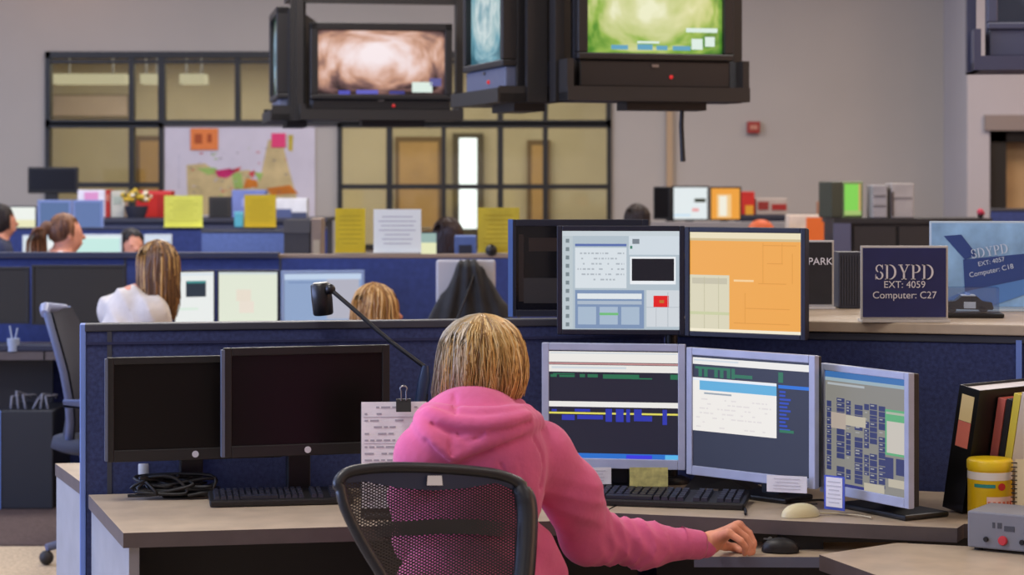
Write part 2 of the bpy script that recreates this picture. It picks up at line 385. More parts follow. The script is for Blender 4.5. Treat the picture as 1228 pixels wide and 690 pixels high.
al = thing('fire_alarm', 'small square red fire alarm high on the bare grey wall', 'alarm', (wx(903), YB-.05, wz(160)))
MB().box((-.06, -.02, 0), (.06, .05, .11), bev=.008).build('housing', mat('alarm_red', (150, 40, 34), .5), al)
MB().box((-.035, -.028, .035), (.035, -.018, .075)).build('strobe', mat('alarm_lens', (190, 130, 110), .3), al)
# wall map
mp = thing('wall_map', 'large white city map pinned to the wall with coloured patches', 'map', (wx(288), YB-.02, wz(262)))
MW, MH = (378-198)/SB, (262-153)/SB
pal = {'t': (196, 176, 128), 'g': (150, 180, 96), 'm': (196, 36, 104), 'o': (198, 116, 34), 'r': (196, 60, 66), 'y': (190, 170, 60), 'w': (190, 186, 200), 'k': (120, 112, 118)}
keys = list(pal); mm = [mat('map_paper', (206, 200, 212), .8, var=.03, scale=3)]+[mat('map_'+k, pal[k], .8, var=.08, scale=6) for k in keys]
b = MB(); b.box((-MW/2, 0, 0), (MW/2, .012, MH))
def mpoly(pts, k, lay):                            # pixel outline on the map
    b.add([((x-288)/SB, -.002*lay, (262-y)/SB) for x, y in pts], [tuple(range(len(pts)))], 1+keys.index(k))
mpoly([(224,198),(246,196),(262,206),(300,204),(304,232),(300,258),(226,258)], 't', 1)
mpoly([(322,168),(338,166),(346,200),(356,236),(350,258),(306,258),(304,226),(314,206)], 't', 1.2)
mpoly([(236,202),(258,201),(266,207),(250,210)], 'g', 2); mpoly([(278,206),(290,208),(292,226),(282,228)], 'g', 2)
mpoly([(258,205),(276,202),(284,206),(272,214),(262,212)], 'm', 3); mpoly([(274,205),(290,200),(286,206)], 'r', 3); mpoly([(298,208),(306,204),(304,214)], 'r', 3)
mpoly([(296,214),(308,216),(310,224),(292,226)], 'o', 3); mpoly([(304,206),(316,208),(312,218)], 'g', 3); mpoly([(320,226),(348,222),(358,232),(326,234)], 'o', 2.5)
mpoly([(346,162),(352,162),(351,182),(346,180)], 'y', 2); mpoly([(214,186),(216,186),(216,226),(214,226)], 'w', 1)
rr = random.Random(3)
for _ in range(60):
    x = rr.uniform(226, 346); y = rr.uniform(176, 236); s = rr.uniform(.6, 2.2); mpoly([(x,y),(x+s*2,y),(x+s*2,y+s*.6),(x,y+s*.6)], rr.choice('kkwgr'), 3.5)
b.build('sheet', mm, mp)
for nm, x0, y0, x1, y1, c, lab in [('orange_note', 229, 154, 262, 180, (226, 128, 64), None), ('pink_note', 326, 160, 343, 177, (226, 60, 116), None)]:
    n = MB().box((wx(x0), YB-.034, wz(y1)), (wx(x1), YB-.03, wz(y0))).build('paper_note', mat(nm, c, .7), None, (wx((x0+x1)/2), YB-.03, wz(y1)))
    tag(n, 'orange paper note at the top of the wall map' if nm[0] == 'o' else 'bright pink square note on the tan area of the wall map', 'note')
    if nm[0] == 'o':
        for u, v, z_ in ((-.09, -.02, .06), (.03, .07, .07)): MB().box((u, -.008, z_), (v, -.005, .15)).build('print_mark', mat('orange_print', (170, 80, 40), .8), n)
# hanging televisions -------------------------------------------------------
HOUSE = mat('tv_housing', (30, 28, 29), .4); HOUSE_LIT = mat('tv_housing_lit', (70, 74, 96), .4); MOUNT = mat('mount_steel', (34, 31, 30), .5); PANEL_LIT = mat('tv_panel_lit', (96, 102, 124), .4)  # lit copies: bluish light put into the housing and speaker panel colours
def television(label, center, nrm, sw, sh, pic, bars=(), house=HOUSE, z0=1.9, lower=.14, deep=.42, group=None, panel=None):
    rz = math.atan2(nrm[0], -nrm[1])               # local -y looks along nrm
    t = thing('television', label, 'television', (center[0], center[1], z0), rz, group); bw = .045; w, h = sw+2*bw, sh+lower+bw
    b = MB(); b.box((-w/2, .06, 0), (w/2, .12, h), bev=.01); b.add([(-w/2+.01,.12,.01),(w/2-.01,.12,.01),(w/2-.01,.12,h-.01),(-w/2+.01,.12,h-.01),(-w*.2,.12+deep*.7,.04),(w*.2,.12+deep*.7,.04),(w*.2,.12+deep*.7,h*.8),(-w*.2,.12+deep*.7,h*.8)], [(0,1,5,4),(1,2,6,5),(2,3,7,6),(3,0,4,7),(4,5,6,7)])
    b.build('housing', house, t)
    f = MB(); f.box((-w/2, 0, lower), (-sw/2, .07, h), bev=.006); f.box((sw/2, 0, lower), (w/2, .07, h), bev=.006); f.box((-w/2, 0, h-bw), (w/2, .07, h), bev=.006); f.box((-w/2, 0, lower-.03), (w/2, .07, lower), bev=.006)
    f.build('bezel', house, t)
    sp = MB().box((-w/2+.01, .015, .01), (w/2-.01, .07, lower-.03), bev=.008); sp.build('speaker_panel', panel or house, t)
    MB().box((-.02, .008, lower*.62), (.012, .016, lower*.62+.012)).build('badge', STEEL, t); MB().ball((.07, .012, lower*.36), .009, n=6).build('power_light', scr(210, 40, 40), t)
    g = MB(); N = 10                               # gently bulging tube face
    vs = [((i/N-.5)*sw, .03-.018*(1-(2*i/N-1)**2)*(1-(2*j/N-1)**2)**.5, lower+j/N*sh) for j in range(N+1) for i in range(N+1)]
    g.add(vs, [(j*(N+1)+i, j*(N+1)+i+1, (j+1)*(N+1)+i+1, (j+1)*(N+1)+i) for j in range(N) for i in range(N)], 0, True)
    s = g.build('screen', pic, t)
    for k, (u0, v0, u1, v1, m) in enumerate(bars):
        q = MB(); q.box(((u0-.5)*sw, .004, lower+(1-v1)*sh), ((u1-.5)*sw, .008, lower+(1-v0)*sh)); q.build('caption_bar', m, s)
    return t
def cluster_mount(label, parts_, z0, top=ZC, mt=MOUNT):
    t = None
    for (center, nrm, w, dz, deep, h, lip, ps) in parts_:
        t = mount(label, center, nrm, w, z0+dz, top, deep, h, .06, lip, mt, ps, base=t)
    return t
def mount(label, center, nrm, w, z0, top=ZC, deep=.62, h=.9, flange=.06, lip=.13, mt=MOUNT, ps=(-1, 1), base=None):
    rz = math.atan2(nrm[0], -nrm[1])
    t = base or thing('television_mount', label, 'mount', (center[0], center[1], z0), 0, None)
    Q = Matrix.Translation(Vector((center[0], center[1], z0))-Vector(t.location)) @ Matrix.Rotation(rz, 4, 'Z')
    tr = MB(); tr.box((-w/2-.06, -.03, -.05), (w/2+.06, deep, -.012), M=Q); tr.box((-w/2-.06, -.04, -.05), (w/2+.06, -.03, .012), M=Q); tr.box((-w/2-.06, -.03, -.05), (-w/2-.03, deep, lip), M=Q); tr.box((w/2+.03, -.03, -.05), (w/2+.06, deep, lip), M=Q)
    tr.build('tray', mt, t)
    for s in ps: MB().box((s*(w/2+.055)-.02, deep*.35, -.05), (s*(w/2+.055)+.02, deep*.35+.09, top-z0), M=Q).build('post', mt, t)
    MB().box((-w/2-.05, deep*.35+.02, h), (w/2+.05, deep*.35+.06, h+.05), M=Q).build('crossbar', mt, t)
    MB().box((-.11, deep*.3, -.085), (.26, deep*.85, -.05), M=Q).build('under_bracket', mt, t)
    return t
PG = picture_mat('picture_green', [(.04, (34, 84, 30)), (.18, (84, 140, 44)), (.32, (150, 182, 80)), (.42, (190, 200, 126)), (.62, (214, 216, 160)), (.76, (236, 236, 200))], 3.2, 1.0, 3.1, (1.3, 1, 1.2), (.46, .40))
PP = picture_mat('picture_pink', [(.02, (40, 28, 30)), (.16, (120, 88, 84)), (.30, (196, 148, 124)), (.44, (224, 186, 172)), (.58, (238, 216, 214)), (.74, (246, 232, 234))], 3.4, 1.0, 5.7, (1.5, 1, 1), (.46, .60))
PB = picture_mat('picture_blue', [(.0, (50, 100, 116)), (.25, (110, 164, 180)), (.45, (166, 196, 200)), (.6, (206, 222, 222)), (.8, (120, 164, 176))], 5.0, .9, 9.4)
PGB = picture_mat('picture_teal', [(.1, (66, 90, 80)), (.4, (120, 140, 130)), (.6, (110, 160, 190)), (.8, (90, 110, 110))], 4.0, .8, 1.2)
CB = scr(96, 160, 190); CW = scr(220, 236, 226)
psi = math.radians(16); nF = Vector((math.sin(psi), -math.cos(psi), 0)); nL = Vector((-math.cos(psi), -math.sin(psi), 0))
fA = Vector((.63, 9.42, 0)); cA = fA-nF*.62; lA = cA+nL*.62; zA = CZ+(HY-108)/276
bars = [(.17,.93,.29,.97,CB), (.36,.92,.47,.97,CB), (.5,.93,.58,.97,CB), (.62,.93,.75,.97,CB), (.72,.76,.95,.80,CW), (.76,.86,.84,.96,CW), (.86,.84,.93,.93,CW), (.36,.89,.52,.91,CW)]
television('black tube television showing a green broadcast picture, facing the camera from the ceiling', fA, nF, .627, .47, PG, bars, z0=zA, lower=.16)
television('black tube television with a blue picture seen edge on beside the green one', lA, nL, .60, .46, PB, z0=zA, lower=.14, panel=PANEL_LIT)
cluster_mount('black ceiling mount and trays of the pair with green and blue pictures', [(fA, nF, .717, 0, .26, .9, .13, (-1, 1)), (lA, nL, .70, 0, .26, .9, .02, (1,))], zA)
ps2 = math.radians(10); nF2 = Vector((math.sin(ps2), -math.cos(ps2), 0)); nL2 = Vector((-math.cos(ps2), -math.sin(ps2), 0)); sB = 205.0
fB = Vector(((458-CX)/sB, F/sB, 0)); cB = fB-nF2*.56; lB = cB+nL2*.60; zB = CZ+(HY-134)/sB
bars2 = [(.16,.94,.25,1.0,scr(80,80,180)), (.3,.93,.47,.99,scr(96,96,190)), (.56,.94,.68,.99,scr(60,60,130)), (.74,.80,.90,.96,CW), (.88,.74,.97,.86,scr(90,90,150))]
television('black wide television showing a pinkish hazy picture, hung over the wall map', fB, nF2, .745, .375, PP, bars2, z0=zB, lower=.10, deep=.3)
television('dark television turned side on with a thin greenish screen beside the pinkish one', lB, nL2, .62, .47, PGB, z0=zB, lower=.11, deep=.3, panel=PANEL_LIT)
cluster_mount('black ceiling mount of the pair with pinkish and greenish pictures', [(fB, nF2, .835, 0, .22, .64, .04, (-1, 1)), (lB, nL2, .70, 0, .22, .7, .04, (1,))], zB)
fC = Vector(((1284-CX)/276, 9.42, 0)); zC = CZ+(HY-70)/276; nC = Vector((-.12, -1, 0)).normalized()
television('television tinted grey as if lit, cut off by the frame, hung near the far door', fC, nC, .62, .46, picture_mat('picture_dim', [(.3, (50, 54, 70)), (.7, (96, 100, 120))], 3, .6, 2.0), house=HOUSE_LIT, z0=zC, lower=.16)
mount('ceiling mount and tray, tinted blue-grey as if lit, of the television cut off by the frame', fC, nC, .71, zC, deep=.4, mt=mat('mount_lit', (64, 66, 88), .4))  # steel colour painted bluish to look lit
ca = MB().tube([W(818, 131, 272), W(817, 150, 272), W(818, 172, 272), W(819, 194, 272)], [.009, .011, .011, .012]).build('hanging_cable', CABLE, None, W(818, 194, 272))
tag(ca, 'short black cable dangling below the television with the green picture', 'cable')
# ------------------------------------------------------------------ monitors and their pictures
def rows(u0, v0, u1, v1, n, m, rs, fill=.8, h=.35):   # lines of unreadable print
    out = []; dv = (v1-v0)/n
    for i in range(n):
        u = u0
        while u < u1:
            w = rs.uniform(.02, .09)*max(.3, (u1-u0)); e = min(u1, u+w)
            if rs.random() < fill: out.append((u, v0+dv*i+dv*(.5-h/2), e, v0+dv*i+dv*(.5+h/2), m))
            u = e+.012
    return out
def screen_mesh(name, w, h, z0, y, base, rects, parent):
    ms = [base]; b = MB(); b.quad((-w/2, y, z0), (w/2, y, z0), (w/2, y, z0+h), (-w/2, y, z0+h), 0); d = .0003
    for i, (u0, v0, u1, v1, m) in enumerate(rects):
        if m not in ms: ms.append(m)
        yy = y-d*(1+i*.02)
        b.quad(((u0-.5)*w, yy, z0+(1-v1)*h), ((u1-.5)*w, yy, z0+(1-v1)*h), ((u1-.5)*w, yy, z0+(1-v0)*h), ((u0-.5)*w, yy, z0+(1-v0)*h), ms.index(m))
    return b.build(name, ms, parent)
def monitor(label, e0, e1, zt, zb_, base, rects=(), frame=SILVER, zd=.73, bez=.016, chin=None, deep=.045, foot='foot', group=None, logo=False, fw=.2, fd=.16, fy=.1):
    A, B = Vector(XY(*e0)), Vector(XY(*e1)); c = (A+B)/2; w = (B-A).length; rz = math.atan2(B.y-A.y, B.x-A.x)
    t = thing('monitor', label, 'monitor', (c.x, c.y, zd), rz, group); z0, z1 = zb_-zd, zt-zd; chin = chin or bez; h = z1-z0
    back = BLACK if frame is SILVER else frame
    b = MB(); b.box((-w/2+.002, .006, z0+.002), (w/2-.002, deep*.6, z1-.002), bev=.004)
    b.add([(-w/2+.02,deep*.6,z0+.03),(w/2-.02,deep*.6,z0+.03),(w/2-.02,deep*.6,z1-.03),(-w/2+.02,deep*.6,z1-.03),(-w*.3,deep+.02,z0+.08),(w*.3,deep+.02,z0+.08),(w*.3,deep+.02,z1-.08),(-w*.3,deep+.02,z1-.08)], [(0,1,5,4),(1,2,6,5),(2,3,7,6),(3,0,4,7),(4,5,6,7)])
    b.build('housing', back, t)
    f = MB(); f.box((-w/2, -.006, z0), (-w/2+bez, .012, z1), bev=.002); f.box((w/2-bez, -.006, z0), (w/2, .012, z1), bev=.002)
    f.box((-w/2+bez, -.006, z1-bez), (w/2-bez, .012, z1), bev=.002); f.box((-w/2+bez, -.006, z0), (w/2-bez, .012, z0+chin), bev=.002)
    f.build('bezel', frame, t)
    screen_mesh('screen', w-2*bez, h-bez-chin, z0+chin, -.001, base, list(rects), t)
    if logo: MB().lathe([(.0085, 0), (.0085, .002)], 16, M=T(0, -.006, z0+chin/2, 0, math.pi/2)).build('badge', mat('badge_white', (205, 205, 215), .4), t)
    MB().box((-.03, deep*.8, z0+.06), (.03, deep*.8+.03, z0+.14)).build('hinge', BLACK, t)
    if foot:
        MB().box((-.03, fy-.015, .01), (.03, fy+.02, z0+.12), bev=.004).build('stand', BLACK, t)
        MB().box((-fw/2, fy-fd*.6, 0), (fw/2, fy+fd*.4, .014), bev=.005).build('foot_plate', BLACK, t)
    return t
R1 = random.Random(11)
cream, palegrey, pinkline = scr(232, 230, 226), scr(206, 214, 220), scr(190, 140, 140)
grn, yel, blu, tb, tb2 = scr(38, 110, 78), scr(222, 214, 96), scr(44, 56, 170), scr(40, 110, 200), scr(90, 180, 230)
dk1, dk2 = scr(31, 34, 50), scr(44, 48, 66)
r1 = [(.0,.01,1,.11,cream), (.0,.115,1,.13,pinkline), (.0,.135,1,.2,cream), (.01,.02,.99,.03,palegrey), (.02,.15,.6,.17,palegrey)]
r1 += [(.03,.215,.2,.225,grn),(.01,.225,.06,.25,grn),(.08,.23,.2,.25,grn),(.24,.22,.28,.25,grn),(.3,.22,.38,.25,grn),(.42,.22,.7,.26,grn),(.64,.25,.8,.262,grn),(.94,.215,1,.26,grn)]
r1 += [(.0,.475,1,.525,cream),(.0,.575,1,.592,yel)]
r1 += [(u, v, u+w, v+h, blu) for u, v, w, h in [(.02,.55,.04,.02),(.1,.6,.1,.05),(.2,.545,.12,.025),(.22,.6,.2,.04),(.44,.54,.05,.12),(.52,.54,.06,.12),(.6,.54,.03,.12),(.66,.54,.06,.11),(.72,.6,.08,.05),(.88,.54,.035,.14)]]
r1 += [(0,.955,1,1,tb),(.6,.965,.8,1,scr(60,60,220)),(.9,.96,1,1,tb2)]
M1 = monitor('silver monitor with dark dispatch screen and yellow line, nearest the pink sleeve', (650,456), (822,461), 1.120, .793, dk1, r1, bez=.019, chin=.026, fw=.16)
r2 = [(0,.02,1,.08,cream),(.01,.035,.4,.05,palegrey)]+[(u,.1,u+.03,.19,grn) for u in (.05,.1,.19,.24,.3,.34)]+[(.02,.1,.3,.12,grn),(.34,.15,.52,.18,grn),(.74,.1,.78,.19,grn)]
r2 += [(.0,.2,.725,.68,scr(236,232,226)),(.06,.225,.725,.31,scr(94,170,214)),(.0,.205,.725,.225,scr(226,232,240)),(.1,.33,.34,.345,scr(150,160,170)),(.74,.21,1,.24,scr(34,110,210))]
r2 += rows(.03,.37,.68,.66,7,scr(222,216,214),R1,.5,.3)+[(.75,.26+.033*i,.75+R1.uniform(.04,.1),.278+.033*i,scr(40,70,180)) for i in range(11)]+[(.75,.6,.87,.625,grn)]
M2 = monitor('silver monitor with a white window open on its dark screen', (824.5,461), (979,485), 1.113, .783, dk2, r2, bez=.019, chin=.024, fw=.18, fd=.12)
r3 = [(0,.0,1,.055,scr(60,110,170)),(0,.055,1,.085,scr(150,170,180)),(.03,.1,.5,.12,scr(170,176,180))]
tau, nav, beg, lgr = scr(134,132,126), scr(56,62,106), scr(184,176,158), scr(96,168,120)
for i, (u, w) in enumerate([(.02,.06),(.15,.10),(.27,.06),(.38,.10),(.50,.06),(.57,.09),(.68,.08)]):
    v = .22+.05*R1.random()
    while v < .93:
        hh = R1.uniform(.03,.075)
        if R1.random() < .9: r3.append((u, v, u+w, v+hh*.75, nav))
        if R1.random() < .5: r3.append((u+.01, v+.01, u+w*.6, v+.02, scr(160,160,160)))
        v += hh*.85
r3 += [(.08,.36,.27,.5,scr(176,162,150)),(.27,.37,.52,.46,beg),(.76,.27,1,.66,lgr),(.77,.29,.99,.31,scr(170,176,160)),(.78,.37,.99,.64,scr(196,190,180)),(.76,.68,.86,.86,nav),(.89,.68,1,.82,nav),(.8,.86,1,.93,beg),(.5,.93,.75,1,beg),(0,.975,.5,1,scr(50,54,120))]
M3 = monitor('small silver monitor with a blue seating grid, angled beside the black binder', (985,478), (1092,505), 1.089, .766, tau, r3, bez=.017, chin=.024, fw=.26, fd=.14, fy=.10, deep=.05)
NB = mat('navy_black_bezel', (26, 28, 46), .4)
g1, g2, g3, slate = scr(176,190,200), scr(222,228,234), scr(150,168,190), scr(108,128,160)
r4 = [(0,.0,1,.05,scr(198,208,214)),(.0,.05,.09,1,scr(186,198,204))]+[(.03,.08+.085*i,.06,.12+.085*i,scr(120,134,140)) for i in range(11)]
r4 += [(.11,.13,.55,.155,scr(90,110,170)),(.11,.17,.55,.58,scr(214,222,228))]+rows(.13,.2,.53,.52,6,scr(172,180,188),R1,.7,.3)
r4 += [(.57,.05,1,.24,scr(206,216,224)),(.6,.08,.66,.13,scr(120,130,140)),(.58,.15,.6,.18,scr(70,130,110)),(.58,.26,.97,.54,scr(232,236,240)),(.595,.28,.955,.505,scr(20,20,30))]
r4 += [(.11,.6,.7,.99,scr(124,146,180)),(.13,.635,.68,.69,scr(222,228,232)),(.13,.71,.68,.745,scr(170,184,200))]+[(.135+.185*i,.77,.29+.185*i,.95,scr(166,184,204)) for i in range(3)]+[(.32,.83,.48,.855,scr(112,186,120))]
r4 += [(.72,.6,1,.97,scr(206,212,218)),(.78,.655,.91,.775,scr(222,30,30)),(.83,.70,.87,.73,scr(190,110,40)),(.9,.62,.905,.97,scr(170,178,186)),(.72,.77,1,.775,scr(170,178,186)),(.8,.78,.805,.97,scr(180,186,192))]
M4 = monitor('raised black-framed monitor with a pale grey dispatch program and red square', (668,450), (821,452), 1.426, 1.136, g1, r4, frame=NB, bez=.014, foot=None, zd=.73)
org = scr(236,166,74)
r5 = [(0,0,1,.06,scr(232,220,186)),(0,.06,1,.085,scr(206,186,140)),(0,.43,.36,1,scr(216,210,182)),(.02,.46,.34,.52,scr(196,190,166)),(.13,.45,.135,1,scr(190,184,150)),(.26,.45,.265,1,scr(190,184,150)),(0,.8,.36,.83,scr(200,204,160)),(.4,.47,.58,.49,scr(244,206,150)),(0,.97,1,1,scr(240,232,206))]
r5 += [(u,v,u+w,v+.008,scr(222,150,60)) for u,v,w in [(.7,.3,.14),(.66,.12,.3),(.62,.5,.25),(.5,.75,.4),(.4,.9,.5)]]+[(u,v,u+.006,v+h,scr(222,150,60)) for u,v,h in [(.66,.1,.4),(.83,.1,.2),(.92,.2,.3),(.5,.6,.3)]]
M5 = monitor('raised black-framed monitor showing an orange map screen', (822,452), (967,466), 1.424, 1.134, org, r5, frame=NB, bez=.014, foot=None, zd=.73)
# poles carrying the raised pair
ma = thing('monitor_pole_stand', 'black pole and arms behind the two raised monitors', 'stand', (.43, 5.85, .73))
MB().lathe([(.05, 0), (.05, .012), (.03, .02)], 24).build('base', BLACK, ma); MB().tube([(0,0,.01),(0,0,.6)], .017).build('pole', BLACK, ma)
for (mx, my) in ((-.27, -.03), (.12, -.10)): MB().tube([(0,0,.55),(mx*.5,my*.1,.55),(mx,my,.55)], .012).build('arm', BLACK, ma)
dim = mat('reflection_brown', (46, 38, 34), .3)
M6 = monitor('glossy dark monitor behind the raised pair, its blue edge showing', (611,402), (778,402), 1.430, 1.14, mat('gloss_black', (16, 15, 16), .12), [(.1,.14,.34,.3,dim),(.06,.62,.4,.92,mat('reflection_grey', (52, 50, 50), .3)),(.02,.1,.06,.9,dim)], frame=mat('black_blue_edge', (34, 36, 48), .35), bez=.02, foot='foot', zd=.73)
MB().box((-.212, -.008, .41), (-.198, .03, .70)).build('edge_strip', mat('blue_side_edge', (86, 120, 190), .4), M6)  # blue strip along the side edge of the monitor
M7 = monitor('black wide monitor switched off, in front of its twin', (268,477), (467,467), 1.125, .848, DARKSCR, [], frame=BLACK, bez=.02, chin=.03, logo=True, fw=.26, fd=.08, fy=.13, deep=.035)
M8 = monitor('black wide monitor switched off, partly behind its twin near the divider end', (128,474), (338,465), 1.098, .833, DARKSCR, [], frame=BLACK, bez=.018, chin=.03, logo=True, fw=.16, fd=.1, fy=.11, deep=.03)
for m_ in (M7, M8):
    w = .42; MB().box((-.219 if m_ is M7 else -.227, -.008, (.121 if m_ is M7 else .106)), (-.211 if m_ is M7 else -.22, .016, (.39 if m_ is M7 else .365))).build('edge_strip', mat('grey_bezel_edge', (92, 100, 120), .35), m_)

# ------------------------------------------------------------------ near workstation furniture
a10 = math.radians(10); u1 = Vector((math.cos(a10), math.sin(a10), 0)); n1 = Vector((-math.sin(a10), math.cos(a10), 0))
P0 = Vector((-1.11, 5.65, 0)); PB_ = P0+u1*1.557; a2 = math.radians(-16.5); u2 = Vector((math.cos(a2), math.sin(a2), 0)); n2 = Vector((-math.sin(a2), math.cos(a2), 0))
def divider(label, A, u, n, L, h, th=.05, cap=TRIMDARK, fab=NAVY, seams=(), ends=True, group=None, capth=.02):
    t = thing('cubicle_divider', label, 'divider', (A.x, A.y, 0), math.atan2(u.y, u.x), group)
    MB().box((0, 0, .02), (L, th, h-capth), bev=.003).build('fabric_panel', fab, t)
    MB().box((-.004, -.004, h-capth), (L+.004, th+.004, h), bev=.003).build('top_cap', cap, t)
    if ends: MB().box((-.016, -.003, .0), (0, th+.003, h), bev=.003).build('end_post', TRIMBLUE, t)
    for s in seams: MB().box((s-.006, -.003, .02), (s+.006, .002, h-capth)).build('seam_strip', TRIMDARK, t)
    return t
D1 = divider('navy fabric divider behind the two switched-off monitors', P0, u1, n1, 1.55, 1.172, seams=(.06,))
MB().box((.0, -.004, 1.118), (1.55, -.001, 1.125)).build('seam_line', mat('navy_seam', (40, 44, 80), .9), D1)
D2 = divider('navy fabric divider under the sign counter', PB_, u2, n2, 1.95, 1.14, ends=False)
MB().box((.93, -.006, .1), (.945, -.001, 1.13)).build('post_strip', TRIMBLUE, D2)
def desk(name, label, poly, z1, th=.035, mt=WOOD, legs=(), panels=(), loc=None, cat='desk', extra=None):
    c = loc or poly[0]; t = thing(name, label, cat, (c[0], c[1], 0)); P = [(x-c[0], y-c[1]) for x, y in poly]
    MB().prism(P, z1-th, z1, 0, 1).build('worktop', [mt, EDGE], t)
    for (x, y) in legs: MB().box((x-c[0]-.025, y-c[1]-.025, 0), (x-c[0]+.025, y-c[1]+.025, z1-th), bev=.004).build('leg', BLACK2, t)
    for (x0, y0, x1, y1, m) in panels:
        d = Vector((x1-x0, y1-y0, 0)); L = d.length
        MB().box((0, -.012, .03), (L, .012, z1-th), M=T(x0-c[0], y0-c[1], 0, math.atan2(d.y, d.x))).build('side_panel', m, t)
    return t
A = (-.9, 5.02); Bk = (-1.10, 5.63)
fl = lambda t: (A[0]+.985*t, A[1]+.174*t)
cor = (.22, 5.33); bk = (PB_.x-.01, PB_.y-.03)
DARKP = mat('black_laminate', (26, 24, 28), .5)
desk('desk', 'tan worktop desk with grey end panel under the two switched-off monitors', [A, fl(1.03), cor, bk, Bk], .73, legs=[(.05, 5.32)],
     panels=[(A[0]+.02, A[1]+.03, Bk[0]+.02, Bk[1], GREYLAM), (Bk[0]+.06, Bk[1]-.12, .33, 5.735, DARKP)])
e2 = (.87, 5.14)
rk = (1.85, PB_.y-(1.85-PB_.x)*.2962-.03)
desk('desk', 'tan corner desk under the three silver monitors', [(cor[0]+.006, cor[1]-.001), e2, (1.045, 5.09), (1.075, 5.155), (1.9, 5.10), rk, (bk[0]+.006, bk[1])], .73, th=.034, legs=[(1.8, 5.2)],
     panels=[(.385, 5.745, 1.8, 5.44, DARKP)])
bf = (-1.317, 6.25)
desk('desk', 'tan desk on the far side of the divider, only its corner showing', [(P0.x-.0, P0.y+.07), bf, (.40, 6.62), (.44, 6.02)], .73, legs=[(.3, 6.45)],
     panels=[(bf[0]+.02, bf[1]-.02, P0.x+.015, P0.y+.08, GREYLAM)])
desk('return_desk', 'lower tan side desk with the grey control box on it', [(.70, 4.94), (.905, 5.10), (1.9, 4.81), (1.9, 3.7), (1.12, 3.7)], .694, th=.036, legs=[(1.75, 4.7), (1.75, 3.85), (1.25, 3.9), (1.0, 4.9)], cat='desk')
tr = thing('mouse_tray', 'low tan pull-out tray under the desk edge with the hand on it', 'tray', (.45, 5.2, 0))
pl = [(-.02, -.08), (.53, -.09), (.52, .12), (.0, .13)]
MB().prism(pl, .633, .658, 0, 1).build('tray_top', [WOOD, mat('slate_edge', (96, 100, 122), .5)], tr); MB().box((.2, .02, .645), (.3, .11, .693)).build('slide_bracket', BLACK2, tr)
# counter behind the angled divider
q0 = PB_+n2*.0+u2*.02; 
cn = thing('storage_counter', 'tan topped counter with navy body carrying the unit signs', 'counter', (q0.x, q0.y, 0), a2)
MB().box((-.0, -.012, 1.142), (1.95, .70, 1.17), bev=.003).build('counter_top', WOOD, cn)
MB().box((.02, .07, 0), (1.9, .66, 1.141)).build('body', NAVY, cn)
for i in range(3): MB().box((.03+.62*i, .655, .08), (.63+.62*i, .675, 1.1), bev=.004).build('door', NAVY2, cn)
ZCT = 1.171
# signs ---------------------------------------------------------------------
CREAMT = mat('white_lettering', (225, 222, 226), .6); ACR = mat('clear_acrylic_edge', (200, 196, 190), .25)
def sign(name, label, px, s, z, w, h, face, edge=None, lines=(), serif=None, rz=0, print_=None, group=None, cat='sign', rs=random.Random(5)):
    x, y = XY(px, s); t = thing(name, label, cat, (x, y, z), rz, group)
    MB().box((-w/2, 0, .006), (w/2, .006, h), bev=.0015).build('back_plate', edge or face, t)
    MB().box((-w/2, -.03, 0), (w/2, .05, .006)).build('foot_plate', edge or face, t)
    bd = .006 if edge else 0
    MB().box((-w/2+bd, -.0025, .006+bd), (w/2-bd, 0, h-bd)).build('sheet', face, t)
    if serif or lines:
        b = MB()
        if serif: serif_word(b, serif[0], serif[1], T(serif[2], -.004, serif[3]) @ UP)
        for (tx, sz, cx, cz) in lines:
            v, f = text(tx, sz); b.add(v, f, 0, False, T(cx, -.004, cz) @ UP)
        b.build('lettering', CREAMT, t)
    if print_:
        b = MB(); n = print_[0]
        for i in range(n):
            zz = h*(.82-.62*i/(n-1)); k = rs.uniform(.5, .8)*w/2; b.quad((-k, -.0035, zz), (k, -.0035, zz), (k, -.0035, zz+h*.018), (-k, -.0035, zz+h*.018))
        b.build('print_lines', print_[1], t)
    return t
NAVYS = mat('navy_sign', (38, 42, 92), .45, var=.05, scale=12)
sign('unit_sign', 'navy sign with white police lettering standing at the counter edge', 1084.5, 451, ZCT, .233, .202, NAVYS, ACR,
     [('EXT: 4059', .026, 0, .098), ('Computer: C27', .0265, 0, .070)], ('SDYPD', .040, 0, .132))
sign('unit_sign', 'black sign half hidden behind the orange map monitor', 951, 409, ZCT, .24, .20, mat('black_sign', (30, 28, 32), .5, var=.1, scale=30), ACR,
     [('PARK', .030, .0795, .137)], None, print_=None)
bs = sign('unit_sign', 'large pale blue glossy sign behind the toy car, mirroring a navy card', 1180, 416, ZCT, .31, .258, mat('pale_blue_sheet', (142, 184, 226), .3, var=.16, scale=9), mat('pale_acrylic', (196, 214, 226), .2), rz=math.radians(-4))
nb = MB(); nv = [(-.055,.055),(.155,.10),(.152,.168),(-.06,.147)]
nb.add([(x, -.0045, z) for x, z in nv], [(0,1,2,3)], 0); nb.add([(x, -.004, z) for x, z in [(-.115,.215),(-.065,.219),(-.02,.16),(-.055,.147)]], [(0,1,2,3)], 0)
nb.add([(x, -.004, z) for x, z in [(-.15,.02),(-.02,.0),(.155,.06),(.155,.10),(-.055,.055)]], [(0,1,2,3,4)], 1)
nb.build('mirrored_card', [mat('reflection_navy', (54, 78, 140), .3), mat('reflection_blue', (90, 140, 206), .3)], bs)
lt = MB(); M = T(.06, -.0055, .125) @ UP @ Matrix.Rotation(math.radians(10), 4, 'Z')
serif_word(lt, 'SDYPD', .027, T(.015, -.0055, .172) @ UP @ Matrix.Rotation(math.radians(10), 4, 'Z'))
